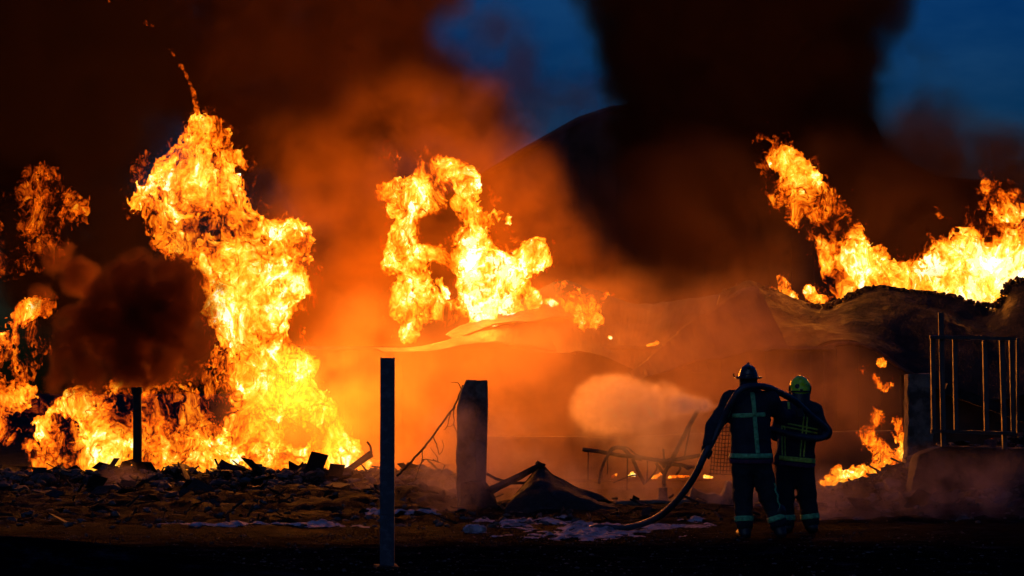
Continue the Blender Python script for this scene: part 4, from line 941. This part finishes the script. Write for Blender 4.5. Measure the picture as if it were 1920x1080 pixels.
smoke('smoke', [(135,650,34,43),(150,600,34,43.3),(190,560,34,43),(235,520,30,43),(275,500,28,43),(320,498,26,43),(352,520,26,43),(378,560,22,43),(388,600,20,43),(390,645,18,43),(365,680,26,43),(300,590,70,43),(230,620,66,43.4),(250,680,50,43),(160,700,34,43),(115,712,22,43),(310,680,34,43.2),(150,520,30,44),(110,480,24,44.6),(75,560,14,44.6),(404,560,7,43),(412,548,5,43)],
      .045, .26, .40, S_DENSE, 'rolling black smoke billow in front of the tallest blaze', seed=5, k=.25, octv=6, thick=.9, band=.13)
smoke('smoke', [(1750,330,110,68),(1860,360,110,68),(1730,240,50,68),(1950,380,120,68),(1640,420,110,66),(1740,440,100,66)],
      .3, .8, 1.6, S_BLACKR, 'black smoke behind the long blaze on the right', seed=6, thick=1)
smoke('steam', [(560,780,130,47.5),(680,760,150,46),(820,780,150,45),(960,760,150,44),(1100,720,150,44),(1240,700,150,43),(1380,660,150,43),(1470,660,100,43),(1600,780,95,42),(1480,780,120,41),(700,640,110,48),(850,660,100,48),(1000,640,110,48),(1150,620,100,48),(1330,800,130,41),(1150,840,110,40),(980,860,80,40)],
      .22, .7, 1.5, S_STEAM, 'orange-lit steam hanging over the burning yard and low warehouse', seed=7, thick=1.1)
smoke('steam', [(700,900,60,36.5),(820,910,60,36),(930,930,50,34.5),(1010,900,60,35),(960,840,40,35.4),(930,800,26,35.4),(1100,940,60,34.5),(1220,930,60,34.3),(1340,940,55,33),(1440,950,50,32.6),(1540,930,60,31.5),(870,830,70,32.0),(900,900,60,31.6),(820,940,40,31.8)],
      .10, .35, .8, S_LOWST, 'low drifting steam around the pillar and the bent metal sheet', seed=8, k=.6, thick=1.1, band=.3)
smoke('steam', [(230,920,40,37),(262,940,40,36.6),(300,960,34,35.6),(335,975,24,35)], .07, .25, .6, S_LOWST, 'wisp of steam rising below the short post', seed=9, k=.5, band=.2)
smoke('steam', [(1560,960,60,30),(1650,950,70,30),(1740,930,80,30),(1830,940,70,30),(1900,930,60,30),(1520,985,40,28.5)], .10, .3, .7, S_LOWST, 'bluish steam over the heap at the right', seed=10, k=.6, band=.3)
def spray_blob(lst, mat, label, seed, amp, nsc, h=.035, band=.06):
    o = obj('water_spray', make_smoke(lst, h, amp, nsc, seed, k=.5, thick=.8, octv=4), mat); volumise(o, mat, h, band); tag(o, label, None, None, 'stuff')
S_JET = smoke_material('water_jet', 3, (.98, .86, .84), .6, 6.0, step=1.0, lo=.0, hi=.6)
spray_blob([(1350,764,5,26.7),(1343,763,6.5,27.0),(1335,762,8,27.4),(1326,761,10,27.8),(1316,760,12.5,28.1),(1304,759,15.5,28.5),(1290,758,19,28.9),(1275,757,23,29.3)], S_JET, 'narrow start of the water spray at the nozzle', 3, .012, .12, .018, .03)
spray_blob([(1318,760,15,28.3),(1298,759,21,28.9),(1270,757,30,29.6),(1240,755,39,30.2),(1205,755,47,30.8),(1170,757,52,31.3),(1138,758,50,31.8),(1112,762,40,32.2)], S_SPRAY, 'wide cone of water spray lit orange by the fires', 3, .09, .28, .035, .07)
spray_blob([(1320,790,30,28.6),(1285,800,48,29.6),(1240,805,62,30.6),(1190,800,62,31.4),(1140,792,48,32),(1250,850,45,30.8),(1180,845,38,31.6),(1310,845,35,29.6),(1110,780,34,32)], S_SPRAY2, 'fine spray mist falling below the water cone', 4, .14, .4, .06, .25)
S_PALE = smoke_material('pale_wispy_smoke', .9, (.5, .52, .58), .1, .4, step=3, lo=.40, hi=.62)
S_WISP = smoke_material('thin_wispy_smoke', .8, (.05, .05, .055), .1, .45, step=3, lo=.42, hi=.66)
smoke('smoke', [(1740,190,70,74),(1780,250,80,74),(1720,280,70,74),(1830,290,70,74),(1690,120,40,74),(1620,60,50,74),(1880,330,60,74)],
      .3, .8, 1.4, S_WISP, 'thin dark wisps against the blue sky at the right', seed=33, thick=1, band=1.0)
smoke('smoke', [(900,60,60,76),(960,130,70,76),(1010,220,60,76),(1100,190,50,76),(880,140,50,76)],
      .3, .8, 1.4, S_PALE, 'thin wisps across the blue gap between the two smoke banks', seed=34, thick=1, band=1.0)
